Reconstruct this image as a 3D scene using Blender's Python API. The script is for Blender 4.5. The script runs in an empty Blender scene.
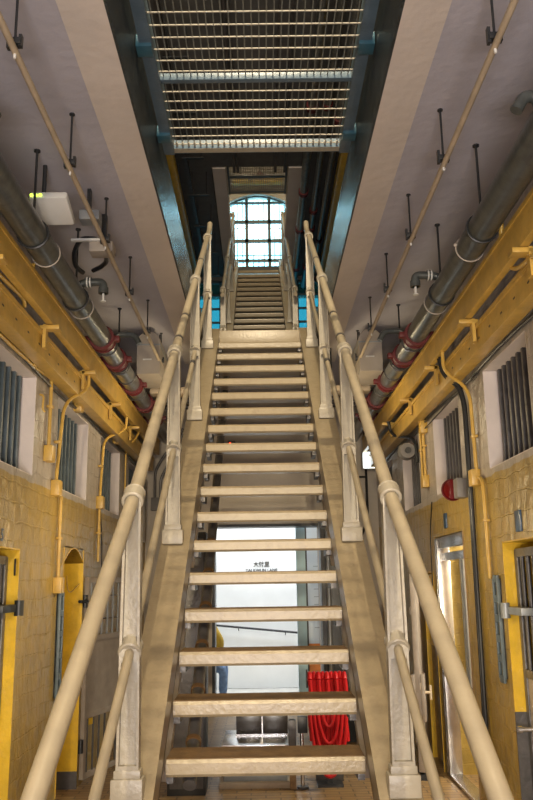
import bpy, bmesh, math, random
from mathutils import Vector, Matrix, Euler
random.seed(7)
S = bpy.context.scene
COL = S.collection
V = Vector

# ------------------------------------------------------------------ materials
def nodes(name):
    m = bpy.data.materials.new(name); m.use_nodes = True
    nt = m.node_tree; b = nt.nodes['Principled BSDF']
    return m, nt, b

def paint(name, col, rough=.5, metal=0., var=.12, scale=9., bump=.15, bscale=60., dirt=None, dirt_amt=.0, spec=.5):
    m, nt, b = nodes(name)
    N, L = nt.nodes, nt.links
    geo = N.new('ShaderNodeTexCoord')
    n1 = N.new('ShaderNodeTexNoise'); n1.inputs['Scale'].default_value = scale; n1.inputs['Detail'].default_value = 6
    L.new(geo.outputs['Object'], n1.inputs['Vector'])
    cr = N.new('ShaderNodeValToRGB')
    c0 = [max(0, c*(1-var)) for c in col]; c1 = [min(1, c*(1+var)) for c in col]
    cr.color_ramp.elements[0].position = .35; cr.color_ramp.elements[1].position = .68
    cr.color_ramp.elements[0].color = (*c0, 1); cr.color_ramp.elements[1].color = (*c1, 1)
    L.new(n1.outputs['Fac'], cr.inputs['Fac'])
    out = cr.outputs['Color']
    if dirt:
        n2 = N.new('ShaderNodeTexNoise'); n2.inputs['Scale'].default_value = scale*2.7; n2.inputs['Detail'].default_value = 9
        n2.inputs['Roughness'].default_value = .7
        L.new(geo.outputs['Object'], n2.inputs['Vector'])
        r2 = N.new('ShaderNodeMapRange'); r2.inputs['From Min'].default_value = .5; r2.inputs['From Max'].default_value = .68
        r2.inputs['To Max'].default_value = dirt_amt
        L.new(n2.outputs['Fac'], r2.inputs['Value'])
        mx = N.new('ShaderNodeMixRGB'); mx.inputs['Color2'].default_value = (*dirt, 1)
        L.new(r2.outputs['Result'], mx.inputs['Fac']); L.new(out, mx.inputs['Color1']); out = mx.outputs['Color']
    L.new(out, b.inputs['Base Color'])
    b.inputs['Roughness'].default_value = rough; b.inputs['Metallic'].default_value = metal
    b.inputs['Specular IOR Level'].default_value = spec
    if bump:
        nb = N.new('ShaderNodeTexNoise'); nb.inputs['Scale'].default_value = bscale; nb.inputs['Detail'].default_value = 4
        L.new(geo.outputs['Object'], nb.inputs['Vector'])
        bp = N.new('ShaderNodeBump'); bp.inputs['Strength'].default_value = bump; bp.inputs['Distance'].default_value = .01
        L.new(nb.outputs['Fac'], bp.inputs['Height']); L.new(bp.outputs['Normal'], b.inputs['Normal'])
    return m

def emit(name, col, s):
    m, nt, b = nodes(name)
    b.inputs['Base Color'].default_value = (*col, 1)
    b.inputs['Emission Color'].default_value = (*col, 1); b.inputs['Emission Strength'].default_value = s
    return m

def glass(name, col, alpha=.25):
    m, nt, b = nodes(name); N, L = nt.nodes, nt.links
    t = N.new('ShaderNodeBsdfTransparent'); t.inputs['Color'].default_value = (*col, 1)
    g = N.new('ShaderNodeBsdfGlossy'); g.inputs['Roughness'].default_value = .05
    mx = N.new('ShaderNodeMixShader'); mx.inputs['Fac'].default_value = alpha
    L.new(t.outputs[0], mx.inputs[1]); L.new(g.outputs[0], mx.inputs[2])
    L.new(mx.outputs[0], N['Material Output'].inputs['Surface'])
    return m

def brick_wall(name, low, high, line=2.2, axis='Y'):
    """painted brickwork: coursing as relief, two coats of paint meeting at the sill line"""
    m, nt, b = nodes(name); N, L = nt.nodes, nt.links
    g = N.new('ShaderNodeNewGeometry'); sp = N.new('ShaderNodeSeparateXYZ'); L.new(g.outputs['Position'], sp.inputs[0])
    cb = N.new('ShaderNodeCombineXYZ'); L.new(sp.outputs[axis], cb.inputs['X']); L.new(sp.outputs['Z'], cb.inputs['Y'])
    nz = N.new('ShaderNodeTexNoise'); nz.inputs['Scale'].default_value = 5; nz.inputs['Detail'].default_value = 5
    L.new(g.outputs['Position'], nz.inputs['Vector'])
    ds = N.new('ShaderNodeVectorMath'); ds.operation = 'SCALE'; ds.inputs['Scale'].default_value = .06
    L.new(nz.outputs['Color'], ds.inputs[0])
    ad = N.new('ShaderNodeVectorMath'); L.new(cb.outputs[0], ad.inputs[0]); L.new(ds.outputs[0], ad.inputs[1])
    bk = N.new('ShaderNodeTexBrick'); L.new(ad.outputs[0], bk.inputs['Vector'])
    bk.inputs['Scale'].default_value = 1; bk.inputs['Brick Width'].default_value = .31; bk.inputs['Row Height'].default_value = .115
    bk.inputs['Mortar Size'].default_value = .006; bk.inputs['Mortar Smooth'].default_value = .35
    bk.inputs['Color1'].default_value = (.88, .88, .88, 1); bk.inputs['Color2'].default_value = (.74, .74, .74, 1)
    bk.inputs['Mortar'].default_value = (1, 1, 1, 1)  # palest tone on the joints: glints along the courses put into the colour
    # vertical brush drips
    mp = N.new('ShaderNodeMapping'); mp.inputs['Scale'].default_value = (11, 11, 8); L.new(g.outputs['Position'], mp.inputs[0])
    dr = N.new('ShaderNodeTexNoise'); dr.inputs['Scale'].default_value = 1; dr.inputs['Detail'].default_value = 5; L.new(mp.outputs[0], dr.inputs['Vector'])
    # two coats
    wob = N.new('ShaderNodeMath'); wob.operation = 'MULTIPLY_ADD'; wob.inputs[1].default_value = .05; L.new(nz.outputs['Fac'], wob.inputs[0]); L.new(sp.outputs['Z'], wob.inputs[2])
    st = N.new('ShaderNodeMath'); st.operation = 'GREATER_THAN'; st.inputs[1].default_value = line + .025; L.new(wob.outputs[0], st.inputs[0])
    mx = N.new('ShaderNodeMixRGB'); mx.inputs['Color1'].default_value = (*low, 1); mx.inputs['Color2'].default_value = (*high, 1)
    L.new(st.outputs[0], mx.inputs['Fac'])
    ml = N.new('ShaderNodeMixRGB'); ml.blend_type = 'MULTIPLY'; ml.inputs['Fac'].default_value = .7
    L.new(mx.outputs[0], ml.inputs['Color1']); L.new(bk.outputs['Color'], ml.inputs['Color2'])
    r3 = N.new('ShaderNodeMapRange'); r3.inputs['From Min'].default_value = .3; r3.inputs['From Max'].default_value = .7
    r3.inputs['To Min'].default_value = .72; r3.inputs['To Max'].default_value = 1.15; L.new(dr.outputs['Fac'], r3.inputs['Value'])
    m3 = N.new('ShaderNodeMixRGB'); m3.blend_type = 'MULTIPLY'; m3.inputs['Fac'].default_value = .75
    L.new(ml.outputs[0], m3.inputs['Color1']); L.new(r3.outputs[0], m3.inputs['Color2'])
    L.new(m3.outputs[0], b.inputs['Base Color'])
    b.inputs['Roughness'].default_value = .33
    b1 = N.new('ShaderNodeBump'); b1.inputs['Strength'].default_value = 1; b1.inputs['Distance'].default_value = .012; b1.invert = True
    L.new(bk.outputs['Fac'], b1.inputs['Height'])
    b2 = N.new('ShaderNodeBump'); b2.inputs['Strength'].default_value = 1.; b2.inputs['Distance'].default_value = .02
    L.new(dr.outputs['Fac'], b2.inputs['Height']); L.new(b1.outputs[0], b2.inputs['Normal']); L.new(b2.outputs[0], b.inputs['Normal'])
    return m

def tiles(name, c1, c2, mortar, w, h, axes=('X', 'Y'), msize=.006, rough=.4, off=.5, bump=.4):
    m, nt, b = nodes(name); N, L = nt.nodes, nt.links
    g = N.new('ShaderNodeNewGeometry'); sp = N.new('ShaderNodeSeparateXYZ'); L.new(g.outputs['Position'], sp.inputs[0])
    cb = N.new('ShaderNodeCombineXYZ'); L.new(sp.outputs[axes[0]], cb.inputs['X']); L.new(sp.outputs[axes[1]], cb.inputs['Y'])
    bk = N.new('ShaderNodeTexBrick'); L.new(cb.outputs[0], bk.inputs['Vector']); bk.offset = off
    bk.inputs['Scale'].default_value = 1; bk.inputs['Brick Width'].default_value = w; bk.inputs['Row Height'].default_value = h
    bk.inputs['Mortar Size'].default_value = msize
    for k, c in (('Color1', c1), ('Color2', c2), ('Mortar', mortar)): bk.inputs[k].default_value = (*c, 1)
    nz = N.new('ShaderNodeTexNoise'); nz.inputs['Scale'].default_value = 14; nz.inputs['Detail'].default_value = 8; L.new(g.outputs['Position'], nz.inputs['Vector'])
    r = N.new('ShaderNodeMapRange'); r.inputs['From Min'].default_value = .3; r.inputs['From Max'].default_value = .7
    r.inputs['To Min'].default_value = .75; r.inputs['To Max'].default_value = 1.15; L.new(nz.outputs['Fac'], r.inputs['Value'])
    mx = N.new('ShaderNodeMixRGB'); mx.blend_type = 'MULTIPLY'; mx.inputs['Fac'].default_value = .6
    L.new(bk.outputs['Color'], mx.inputs['Color1']); L.new(r.outputs[0], mx.inputs['Color2']); L.new(mx.outputs[0], b.inputs['Base Color'])
    b.inputs['Roughness'].default_value = rough
    bp = N.new('ShaderNodeBump'); bp.inputs['Strength'].default_value = bump; bp.inputs['Distance'].default_value = .005; bp.invert = True
    L.new(bk.outputs['Fac'], bp.inputs['Height']); L.new(bp.outputs[0], b.inputs['Normal'])
    return m

OCHRE = (.43, .29, .065)
M = dict(
    wall=brick_wall('painted_brick', OCHRE, (.46, .41, .37)),
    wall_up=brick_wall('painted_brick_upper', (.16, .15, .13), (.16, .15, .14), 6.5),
    plaster=paint('beige_plaster', (.47, .42, .36), .6, bump=.3, bscale=25, var=.06, scale=3),
    ceil=paint('mauve_grey_ceiling', (.44, .425, .475), .75, bump=.45, bscale=14, var=.06, scale=2.5),
    strip=paint('beige_ceiling_band', (.62, .56, .51), .7, bump=.4, bscale=14, var=.05, scale=2.5),
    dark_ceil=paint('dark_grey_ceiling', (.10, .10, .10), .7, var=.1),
    fascia=paint('glossy_slate_paint', (.035, .045, .05), .16, bump=1., bscale=70, var=.3, scale=12),
    slate=paint('slate_blue_steel', (.085, .13, .17), .4, bump=.2, var=.15),
    teal=paint('teal_blue_steel', (.03, .10, .14), .35, bump=.1),
    wire=paint('cream_wire', (.34, .31, .24), .4, metal=.0, bump=0),
    darkwire=paint('dark_wire', (.15, .16, .15), .4, bump=0),
    stair=paint('cream_stair_paint', (.30, .245, .16), .33, bump=.2, bscale=45, var=.08, scale=7, dirt=(.22, .17, .11), dirt_amt=.55),
    tread_top=paint('worn_brown_tread', (.13, .075, .03), .75, bump=.3, var=.25, scale=11, dirt=(.22, .14, .06), dirt_amt=.4),
    rail=paint('cream_rail_paint', (.36, .31, .225), .3, bump=.1, bscale=40, var=.06, scale=10),
    cast=paint('cream_cast_iron', (.36, .33, .27), .36, bump=.25, bscale=50, var=.08, scale=10, dirt=(.3, .25, .18), dirt_amt=.35),
    yellow=paint('yellow_steel_paint', (.54, .345, .075), .35, bump=.15, bscale=30, var=.12, scale=8, dirt=(.25, .14, .04), dirt_amt=.3),
    yellow_jamb=paint('yellow_gloss_jamb', (.70, .45, .03), .3, bump=.3, bscale=30, var=.12, scale=8, dirt=(.45, .25, .03), dirt_amt=.35),
    white_jamb=paint('white_jamb', (.62, .56, .55), .6, bump=.25, bscale=20, var=.05, scale=6),
    pipe=paint('dark_grey_pipe', (.09, .10, .10), .28, metal=.3, bump=.1, var=.25, scale=14),
    galv=paint('galvanised_pipe', (.25, .26, .26), .3, metal=.8, bump=.1, var=.2, scale=22),
    red=paint('red_coupling', (.10, .003, .005), .5, bump=.1),
    hose=paint('red_hose', (.55, .01, .015), .4, bump=.1, bscale=90),
    black=paint('black_iron', (.02, .022, .025), .4, bump=.1),
    iron=paint('dark_grey_iron', (.085, .08, .08), .38, metal=.2, bump=.3, bscale=35, var=.25, scale=12),
    leafgrey=paint('brown_grey_door_paint', (.30, .255, .215), .38, bump=.2, var=.12, scale=9),
    bluebar=paint('blue_grey_bars', (.10, .135, .155), .4, bump=.2, var=.2, scale=10),
    cellwood=paint('brown_shutter', (.20, .14, .10), .6, var=.3, scale=12),
    cellgrey=paint('grey_shutter', (.06, .075, .085), .6, var=.2, scale=8),
    beigepipe=paint('beige_conduit', (.45, .37, .27), .4, bump=.05),
    white=paint('white_plastic', (.62, .62, .60), .4, bump=0, var=.03),
    ahu=paint('beige_casing', (.34, .30, .26), .5, bump=.1, var=.05),
    chrome=paint('brushed_aluminium', (.7, .7, .72), .22, metal=.95, bump=.05, var=.1),
    steelgrey=paint('steel_grey', (.27, .29, .31), .4, metal=.3, bump=.05, var=.1),
    lane=paint('white_lane_wall', (.80, .82, .82), .7, bump=.1, bscale=12, var=.03, scale=3),
    paleblue=paint('pale_blue_paint', (.42, .62, .72), .5, bump=.05, var=.05),
    ground=paint('pale_paving', (.50, .49, .46), .7, var=.1, scale=5),
    floor=tiles('brown_brick_floor', (.36, .23, .10), (.27, .17, .08), (.12, .08, .05), .22, .075),
    tilewall=tiles('yellow_wall_tile', (.80, .62, .22), (.76, .57, .18), (.42, .30, .1), .17, .17, ('X', 'Z'), .004, .22, 0.),
    wood=paint('brown_post_wood', (.32, .20, .09), .5, var=.3, scale=14),
    rubber=paint('black_rubber', (.012, .014, .018), .35, bump=.05),
    glassdark=paint('dark_glass', (.018, .014, .012), .25, bump=0),
    pane=glass('clear_pane', (.85, .97, 1.)),
    tealpane=glass('teal_pane', (.09, .24, .27), .06),
    extbar=paint('pale_cyan_bars', (.30, .55, .62), .4, bump=0),
    winframe=paint('dark_teal_frame', (.012, .05, .065), .4, bump=0),
    lamp=emit('lamp_diffuser', (.8, .93, 1.), 3.),
    led=emit('green_led', (.6, .9, .05), 4.),
    redled=emit('red_led', (1., .05, .01), 4.),
    skin=paint('skin', (.55, .33, .22), .5, bump=0, var=.05),
    jacket=paint('mustard_jacket', (.55, .36, .04), .8, bump=.3, bscale=50),
    jeans=paint('blue_denim', (.14, .22, .38), .8, bump=.4, bscale=200, var=.2, scale=20),
    shoe=paint('white_shoe', (.6, .6, .6), .5), hair=paint('black_hair', (.015, .012, .01), .5, bump=.5, bscale=120),
    platebl=paint('navy_plate', (.015, .05, .11), .3, bump=0), digits=paint('white_digits', (.7, .7, .7), .5, bump=0, var=0),
    orange=paint('orange_poster', (.75, .22, .04), .5, bump=0), poster=paint('pale_poster', (.62, .66, .70), .5, bump=0, var=.02),
    roof=paint('beige_roof_soffit', (.40, .37, .33), .7, var=.06),
    amber=paint('amber_ring', (.13, .07, .03), .4), redlens=paint('red_beacon_lens', (.12, .001, .004), .12, bump=0),
    graybox=paint('grey_box', (.16, .15, .145), .45, bump=.05),
    beamc=paint('beige_beam', (.42, .34, .25), .5, var=.06),
)

# ------------------------------------------------------------------ mesh builder
class MB:
    def __init__(s): s.bm = bmesh.new()
    def box(s, a, b, bev=0., mat4=None):
        a, b = V(a), V(b); c = (a+b)/2; d = b-a
        r = bmesh.ops.create_cube(s.bm, size=1., matrix=Matrix.Translation(c) @ Matrix.Diagonal((abs(d.x), abs(d.y), abs(d.z), 1)))
        vs = r['verts']
        if bev: bmesh.ops.bevel(s.bm, geom=list({e for v in vs for e in v.link_edges}), offset=bev, segments=2, profile=.6, affect='EDGES'); 
        if mat4 is not None:
            fs = {v for v in s.bm.verts} if bev else set(vs)
            if not bev: bmesh.ops.transform(s.bm, matrix=mat4, verts=list(fs))
        return s
    def obox(s, c, size, mat3=None, bev=0.):
        """oriented box: centre, size, 3x3 orientation"""
        t = bmesh.new(); bmesh.ops.create_cube(t, size=1., matrix=Matrix.Diagonal((*size, 1)))
        if bev: bmesh.ops.bevel(t, geom=t.edges[:], offset=bev, segments=2, profile=.6, affect='EDGES')
        mm = Matrix.Translation(V(c)) @ (mat3.to_4x4() if mat3 is not None else Matrix.Identity(4))
        bmesh.ops.transform(t, matrix=mm, verts=t.verts[:]); s._merge(t); return s
    def _merge(s, t):
        me = bpy.data.meshes.new('t'); t.to_mesh(me); t.free(); s.bm.from_mesh(me); bpy.data.meshes.remove(me)
    def cyl(s, p0, p1, r0, r1=None, seg=16, cap=True):
        p0, p1 = V(p0), V(p1); d = p1-p0; r1 = r0 if r1 is None else r1
        q = d.to_track_quat('Z', 'Y').to_matrix().to_4x4()
        bmesh.ops.create_cone(s.bm, cap_ends=cap, segments=seg, radius1=r0, radius2=r1, depth=d.length, matrix=Matrix.Translation((p0+p1)/2) @ q)
        return s
    def tube(s, pts, r, seg=10, closed=False, smooth=0):
        pts = [V(p) for p in pts]
        if smooth: pts = fillet(pts, smooth)
        n = len(pts); rings = []; up = None
        for i, p in enumerate(pts):
            if closed: t = (pts[(i+1) % n]-pts[i-1]).normalized()
            else: t = (pts[min(i+1, n-1)]-pts[max(i-1, 0)]).normalized()
            if up is None:
                up = V((0, 0, 1)) if abs(t.z) < .9 else V((1, 0, 0))
            x = up.cross(t).normalized(); up = t.cross(x).normalized()
            rr = r[i] if isinstance(r, (list, tuple)) else r
            rings.append([s.bm.verts.new(p + x*math.cos(a)*rr + up*math.sin(a)*rr) for a in [2*math.pi*k/seg for k in range(seg)]])
        for i in range(n if closed else n-1):
            A, B = rings[i], rings[(i+1) % n]
            for k in range(seg): s.bm.faces.new((A[k], A[(k+1) % seg], B[(k+1) % seg], B[k]))
        if not closed: s.bm.faces.new(rings[0][::-1]); s.bm.faces.new(rings[-1])
        return s
    def torus(s, c, axis, R, r, seg=24, rs=8, a0=0, a1=2*math.pi):
        c, ax = V(c), V(axis).normalized(); x = ax.orthogonal().normalized(); y = ax.cross(x)
        full = abs(a1-a0-2*math.pi) < 1e-6
        pts = [c+x*math.cos(a)*R+y*math.sin(a)*R for a in [a0+(a1-a0)*k/seg for k in range(seg if full else seg+1)]]
        return s.tube(pts, r, rs, closed=full)
    def prism(s, poly, axis, a, b):
        """poly in the two other axes, extruded along axis from a to b"""
        def mk(u, v, w): return {'X': (w, u, v), 'Y': (u, w, v), 'Z': (u, v, w)}[axis]
        A = [s.bm.verts.new(mk(u, v, a)) for u, v in poly]; B = [s.bm.verts.new(mk(u, v, b)) for u, v in poly]
        n = len(poly)
        s.bm.faces.new(A); s.bm.faces.new(B[::-1])
        for i in range(n): s.bm.faces.new((A[i], B[i], B[(i+1) % n], A[(i+1) % n]))
        return s
    def sphere(s, c, r, sc=(1, 1, 1), seg=16):
        bmesh.ops.create_uvsphere(s.bm, u_segments=seg, v_segments=seg//2+2, radius=r, matrix=Matrix.Translation(V(c)) @ Matrix.Diagonal((*sc, 1))); return s
    def build(s, name, mat, parent=None, smooth=True):
        bmesh.ops.recalc_face_normals(s.bm, faces=s.bm.faces[:])
        me = bpy.data.meshes.new(name)
        if parent is not None: bmesh.ops.translate(s.bm, vec=-world_loc(parent), verts=s.bm.verts[:])
        s.bm.to_mesh(me); s.bm.free(); me.materials.append(M[mat] if isinstance(mat, str) else mat)
        if smooth: me.shade_smooth(); me.set_sharp_from_angle(angle=math.radians(38))
        o = bpy.data.objects.new(name, me); COL.objects.link(o)
        if parent is not None: o.parent = parent
        return o

def build_each(mb, name, mat, parent=None, smooth=True):
    """one object for every separate piece collected in mb (pieces that touch stay together)"""
    bm = mb.bm; bm.verts.ensure_lookup_table(); seen = set(); isl = []
    for v in bm.verts:
        if v in seen: continue
        st, comp = [v], []; seen.add(v)
        while st:
            q = st.pop(); comp.append(q)
            for e in q.link_edges:
                o = e.other_vert(q)
                if o not in seen: seen.add(o); st.append(o)
        lo = [min(c.co[i] for c in comp) for i in range(3)]; hi = [max(c.co[i] for c in comp) for i in range(3)]
        isl.append([comp, lo, hi])
    merged = True
    while merged:
        merged = False
        for i in range(len(isl)):
            for j in range(i+1, len(isl)):
                if all(isl[i][1][a] <= isl[j][2][a]+.001 and isl[j][1][a] <= isl[i][2][a]+.001 for a in range(3)):
                    isl[i][0] += isl[j][0]; isl[i][1] = [min(p, q) for p, q in zip(isl[i][1], isl[j][1])]; isl[i][2] = [max(p, q) for p, q in zip(isl[i][2], isl[j][2])]
                    del isl[j]; merged = True; break
            if merged: break
    out = []
    for comp, lo, hi in isl:
        n = MB(); mp = {v: n.bm.verts.new(v.co) for v in comp}; done = set()
        for v in comp:
            for f in v.link_faces:
                if f not in done: done.add(f); n.bm.faces.new([mp[w] for w in f.verts])
        out.append(n.build(name, mat, parent, smooth))
    bm.free(); return out

def world_loc(o):
    v = V((0, 0, 0))
    while o is not None: v += o.location; o = o.parent
    return v

def fillet(pts, r, n=6):
    out = [pts[0]]
    for i in range(1, len(pts)-1):
        a, b, c = pts[i-1], pts[i], pts[i+1]
        d1 = min(r, (a-b).length*.45); d2 = min(r, (c-b).length*.45)
        p = b+(a-b).normalized()*d1; q = b+(c-b).normalized()*d2
        for k in range(n+1):
            t = k/n; out.append(p*(1-t)**2+b*2*t*(1-t)+q*t*t)
    out.append(pts[-1]); return out

def tag(o, label=None, cat=None, group=None, kind=None):
    if label: o['label'] = label
    if cat: o['category'] = cat
    if group: o['group'] = group
    if kind: o['kind'] = kind
    return o

def thing(name, loc, label, cat, group=None, kind=None):
    o = bpy.data.objects.new(name, None); COL.objects.link(o); o.location = loc; o.empty_display_size = .1
    return tag(o, label, cat, group, kind)

def struct(name, mb, mat, smooth=False):
    o = mb.build(name, mat, None, smooth); o['kind'] = 'structure'; return o

W = 1.48            # half width of the corridor
VE = .605           # half width of the opening beside the stair
Z1b, Z1 = 3.87, 4.22
Z2b, Z2 = 7.89, 8.24
YB = 10.5

# ------------------------------------------------------------------ shell
def wall_cells(mb, x0, x1, y0, y1, z0, z1, holes):
    ys = sorted({y0, y1, *[h[0] for h in holes], *[h[1] for h in holes]})
    zs = sorted({z0, z1, *[h[2] for h in holes], *[h[3] for h in holes]})
    for i in range(len(ys)-1):
        run = None
        for j in range(len(zs)-1):
            cy, cz = (ys[i]+ys[i+1])/2, (zs[j]+zs[j+1])/2
            hole = any(h[0] < cy < h[1] and h[2] < cz < h[3] for h in holes)
            if not hole: run = (run[0] if run else zs[j], zs[j+1])
            if (hole or j == len(zs)-2) and run:
                mb.box((x0, ys[i], run[0]), (x1, ys[i+1], run[1])); run = None
    return mb

WIN = [(4.25, 5.28), (5.87, 6.93), (7.50, 8.52), (9.10, 10.02)]
DL = [(4.15, 5.08, 0, 1.77), (6.22, 6.9, 0, 1.83)]
DR = [(4.15, 5.12, 0, 1.77), (6.11, 7.15, 0, 1.9), (7.27, 7.85, 0, 1.62)]
WZ0, WZ1 = 2.24, 2.90
holesL = [(a, b, WZ0, WZ1) for a, b in WIN]+DL
holesR = [(a+.12, b+.0, WZ0, WZ1) for a, b in WIN]+DR
mb = wall_cells(MB(), -W-.4, -W, -4, YB+.3, 0, Z1b, holesL)
# rounded head of the arched doorway
y0, y1 = 6.22, 6.9
for sgn in (0, 1):
    arc = [(y0+(y1-y0)*k/16, 1.72+.11*math.sin(math.pi*k/16)) for k in (range(0, 9) if sgn == 0 else range(8, 17))]
    if sgn == 0: mb.prism([(y0, 1.84)]+arc+[((y0+y1)/2, 1.84)], 'X', -W-.4, -W)
    else: mb.prism([((y0+y1)/2, 1.84)]+arc+[(y1, 1.84)], 'X', -W-.4, -W)
struct('wall_left', mb, 'wall')
struct('wall_right', wall_cells(MB(), W, W+.4, -4, YB+.3, 0, Z1b, holesR), 'wall')
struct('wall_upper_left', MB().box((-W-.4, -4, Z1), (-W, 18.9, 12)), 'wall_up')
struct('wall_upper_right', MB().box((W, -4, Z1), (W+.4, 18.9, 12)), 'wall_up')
struct('wall_cells_left', MB().box((-2.6, -4, 0), (-2.5, YB+.3, Z1b)), 'cellgrey')
struct('wall_cells_right', MB().box((3.3, -4, 0), (3.4, YB+.3, Z1b)), 'cellgrey')
struct('wall_front', MB().box((-3.4, -4.2, 0), (3.4, -4, 12)), 'plaster')
struct('floor', MB().box((-3.4, -4.2, -.1), (3.4, YB+.05, 0)), 'floor')
struct('floor_outside', MB().box((-6, YB+.05, -.1), (6, 14, -.005)), 'ground')
b = MB()
b.box((-3.4, YB, 0), (-.62, YB+.3, Z1b)); b.box((.71, YB, 0), (3.4, YB+.3, Z1b)); b.box((-.62, YB, 2.26), (.71, YB+.3, Z1b))
struct('wall_back', b, 'plaster')
struct('trim_1', MB().box((-.635, YB-.02, 0), (-.60, YB+.31, 2.28)).box((-.635, YB-.02, 2.24), (.725, YB+.31, 2.275)), 'black')
# ceilings
for nm, x0, x1 in (('ceiling_left', -W-.4, -.81), ('ceiling_right', .81, W+.4)):
    struct(nm, MB().box((x0, -4, Z1b), (x1, 8.56, Z1)), 'ceil')
struct('ceiling_far', MB().box((-W-.4, 8.56, Z1b), (W+.4, YB+.3, Z1)), 'ceil')
struct('ceiling_landing', MB().box((-W-.4, YB+.3, Z1b), (W+.4, 16.4, Z1)).box((-3.4, -4.2, Z1b), (-W-.4, 14.1, Z1)).box((W+.4, -4.2, Z1b), (3.4, 14.1, Z1)), 'ceil')
struct('ceiling_near', MB().box((-.81, -4, Z1b), (.81, -.4, Z1)), 'ceil')
for nm, s in (('trim_2', -1), ('trim_3', 1)):
    xs = sorted((s*.81, s*(VE+.012)))
    struct(nm, MB().box((xs[0], -4, Z1b-.004), (xs[1], 8.56, Z1-.01)), 'strip')
for nm, s in (('trim_4', -1), ('trim_5', 1)):
    xs = sorted((s*(VE+.012), s*VE))
    struct(nm, MB().box((xs[0], -4, Z1b-.004), (xs[1], 8.56, Z1+.1)), 'fascia')
# second slab
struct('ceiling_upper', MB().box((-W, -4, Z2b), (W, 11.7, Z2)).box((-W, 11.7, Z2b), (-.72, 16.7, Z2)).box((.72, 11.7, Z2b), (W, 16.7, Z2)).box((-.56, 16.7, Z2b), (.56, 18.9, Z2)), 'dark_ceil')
for nm, s in (('trim_6', -1), ('trim_7', 1)):
    xs = sorted((s*.70, s*.50)); struct(nm, MB().box((xs[0], 11.72, Z2b-.02), (xs[1], 16.7, Z2-.02)), 'strip')
struct('roof', MB().box((-W-.4, -4.2, 12), (W+.4, 19, 12.2)), 'roof')
# end wall, second floor, with the arched window opening
HW = .80; zs_, zt = 10.58, 10.84
b = MB(); b.box((-W, 18.5, Z2), (-HW, 18.8, 12)); b.box((HW, 18.5, Z2), (W, 18.8, 12)); b.box((-HW, 18.5, Z2), (HW, 18.8, 8.45)); b.box((-HW, 18.5, 11.0), (HW, 18.8, 12))
arc = [(-HW+2*HW*k/20, zs_+(zt-zs_)*math.sin(math.pi*k/20)) for k in range(21)]
for k in range(20): b.prism([arc[k], arc[k+1], (arc[k+1][0], 11.0), (arc[k][0], 11.0)], 'Y', 18.5, 18.8)
struct('wall_end', b, 'plaster')
# end wall of the first floor with two tall windows
b = MB(); YE = 16.4
b.box((-W, YE, Z1), (-1.32, YE+.2, Z2b)); b.box((1.32, YE, Z1), (W, YE+.2, Z2b)); b.box((-.58, YE, Z1), (.58, YE+.2, Z2b))
for s in (-1, 1):
    xs = sorted((s*.58, s*1.32)); b.box((xs[0], YE, Z1), (xs[1], YE+.2, 5.2)); b.box((xs[0], YE, 7.8), (xs[1], YE+.2, Z2b))
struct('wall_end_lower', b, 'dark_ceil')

# arched window
w = thing('window_1', (0, 18.6, 8.45), 'tall arched window of dark teal bars glowing at the top of the far stair', None, kind='structure')
if 'category' in w: del w['category']
f = MB()
for x in (-.80, -.275, .275, .80): f.box((x-.038, 18.6, 8.45), (x+.038, 18.66, zs_+(zt-zs_)*math.sin(math.pi*(x+.8)/1.6)+.01))
for z, h in ((8.6, .02), (9.15, .035), (9.66, .042), (10.16, .042), (10.66, .024)): f.box((-.8, 18.6, z-h), (.8, 18.66, z+h))
f.tube([(x, 18.63, z) for x, z in arc], .025, 6)
f.build('window_frame', 'winframe', w)
g = MB()
g.box((-.8, 18.63, 8.45), (.8, 18.635, 10.84)); g.build('pane', 'pane', w, False)
e = MB()
for k in range(13): e.box((-.78+k*.13, 18.74, 8.46), (-.757+k*.13, 18.755, 10.80))
e.box((-.8, 18.735, 9.32), (.8, 18.75, 9.35)); e.box((-.8, 18.735, 10.03), (.8, 18.75, 10.06))
e.build('outer_bars', 'extbar', w)
for n, s in ((2, -1), (3, 1)):
    w = thing('window_%d' % n, (s*.95, YE+.1, 5.2), None, None, kind='structure')
    f = MB()
    for x in (.60, .82, 1.04, 1.30): f.box((s*x-.018, YE+.06, 5.2), (s*x+.018, YE+.11, 7.8))
    for z in (5.2, 5.7, 6.2, 6.62, 6.9, 7.2, 7.5, 7.78): f.box((s*.95-.37, YE+.06, z-.02), (s*.95+.37, YE+.11, z+.02))
    f.build('window_frame', 'winframe', w)
    MB().box((s*.95-.37, YE+.08, 5.2), (s*.95+.37, YE+.085, 7.8)).build('pane', 'tealpane', w, False)

# ------------------------------------------------------------------ cell windows
def cell_window(n, s, a, b, barmat, back):
    w = thing('window_%d' % n, (s*W, (a+b)/2, WZ0), None, None, kind='structure')
    t = .006
    X0, X1 = s*(W-.0), s*(W+.30)
    r = MB()
    xs = sorted((X0, X1))
    r.box((xs[0], a, WZ0), (xs[1], a+t, WZ1)); r.box((xs[0], b-t, WZ0), (xs[1], b, WZ1))
    r.box((xs[0], a, WZ1-t), (xs[1], b, WZ1)); r.box((xs[0], a, WZ0), (xs[1], b, WZ0+t))
    r.build('reveal', 'white_jamb', w, False)
    k = 9
    for i in range(k):
        y = a+.05+(b-a-.1)*i/(k-1)
        MB().box((s*(W+.10)-.014, y-.017, WZ0), (s*(W+.10)+.014, y+.017, WZ1), .004).build('bar', barmat, w)
    MB().box((s*(W+.17)-.01, a, WZ0), (s*(W+.17)+.01, b, WZ1)).build('shutter', back, w)
for i, (a, b_) in enumerate(WIN):
    cell_window(4+i, -1, a, b_, 'bluebar', 'cellgrey')
    cell_window(8+i, 1, a+.12, b_, 'iron', 'cellwood')

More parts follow.
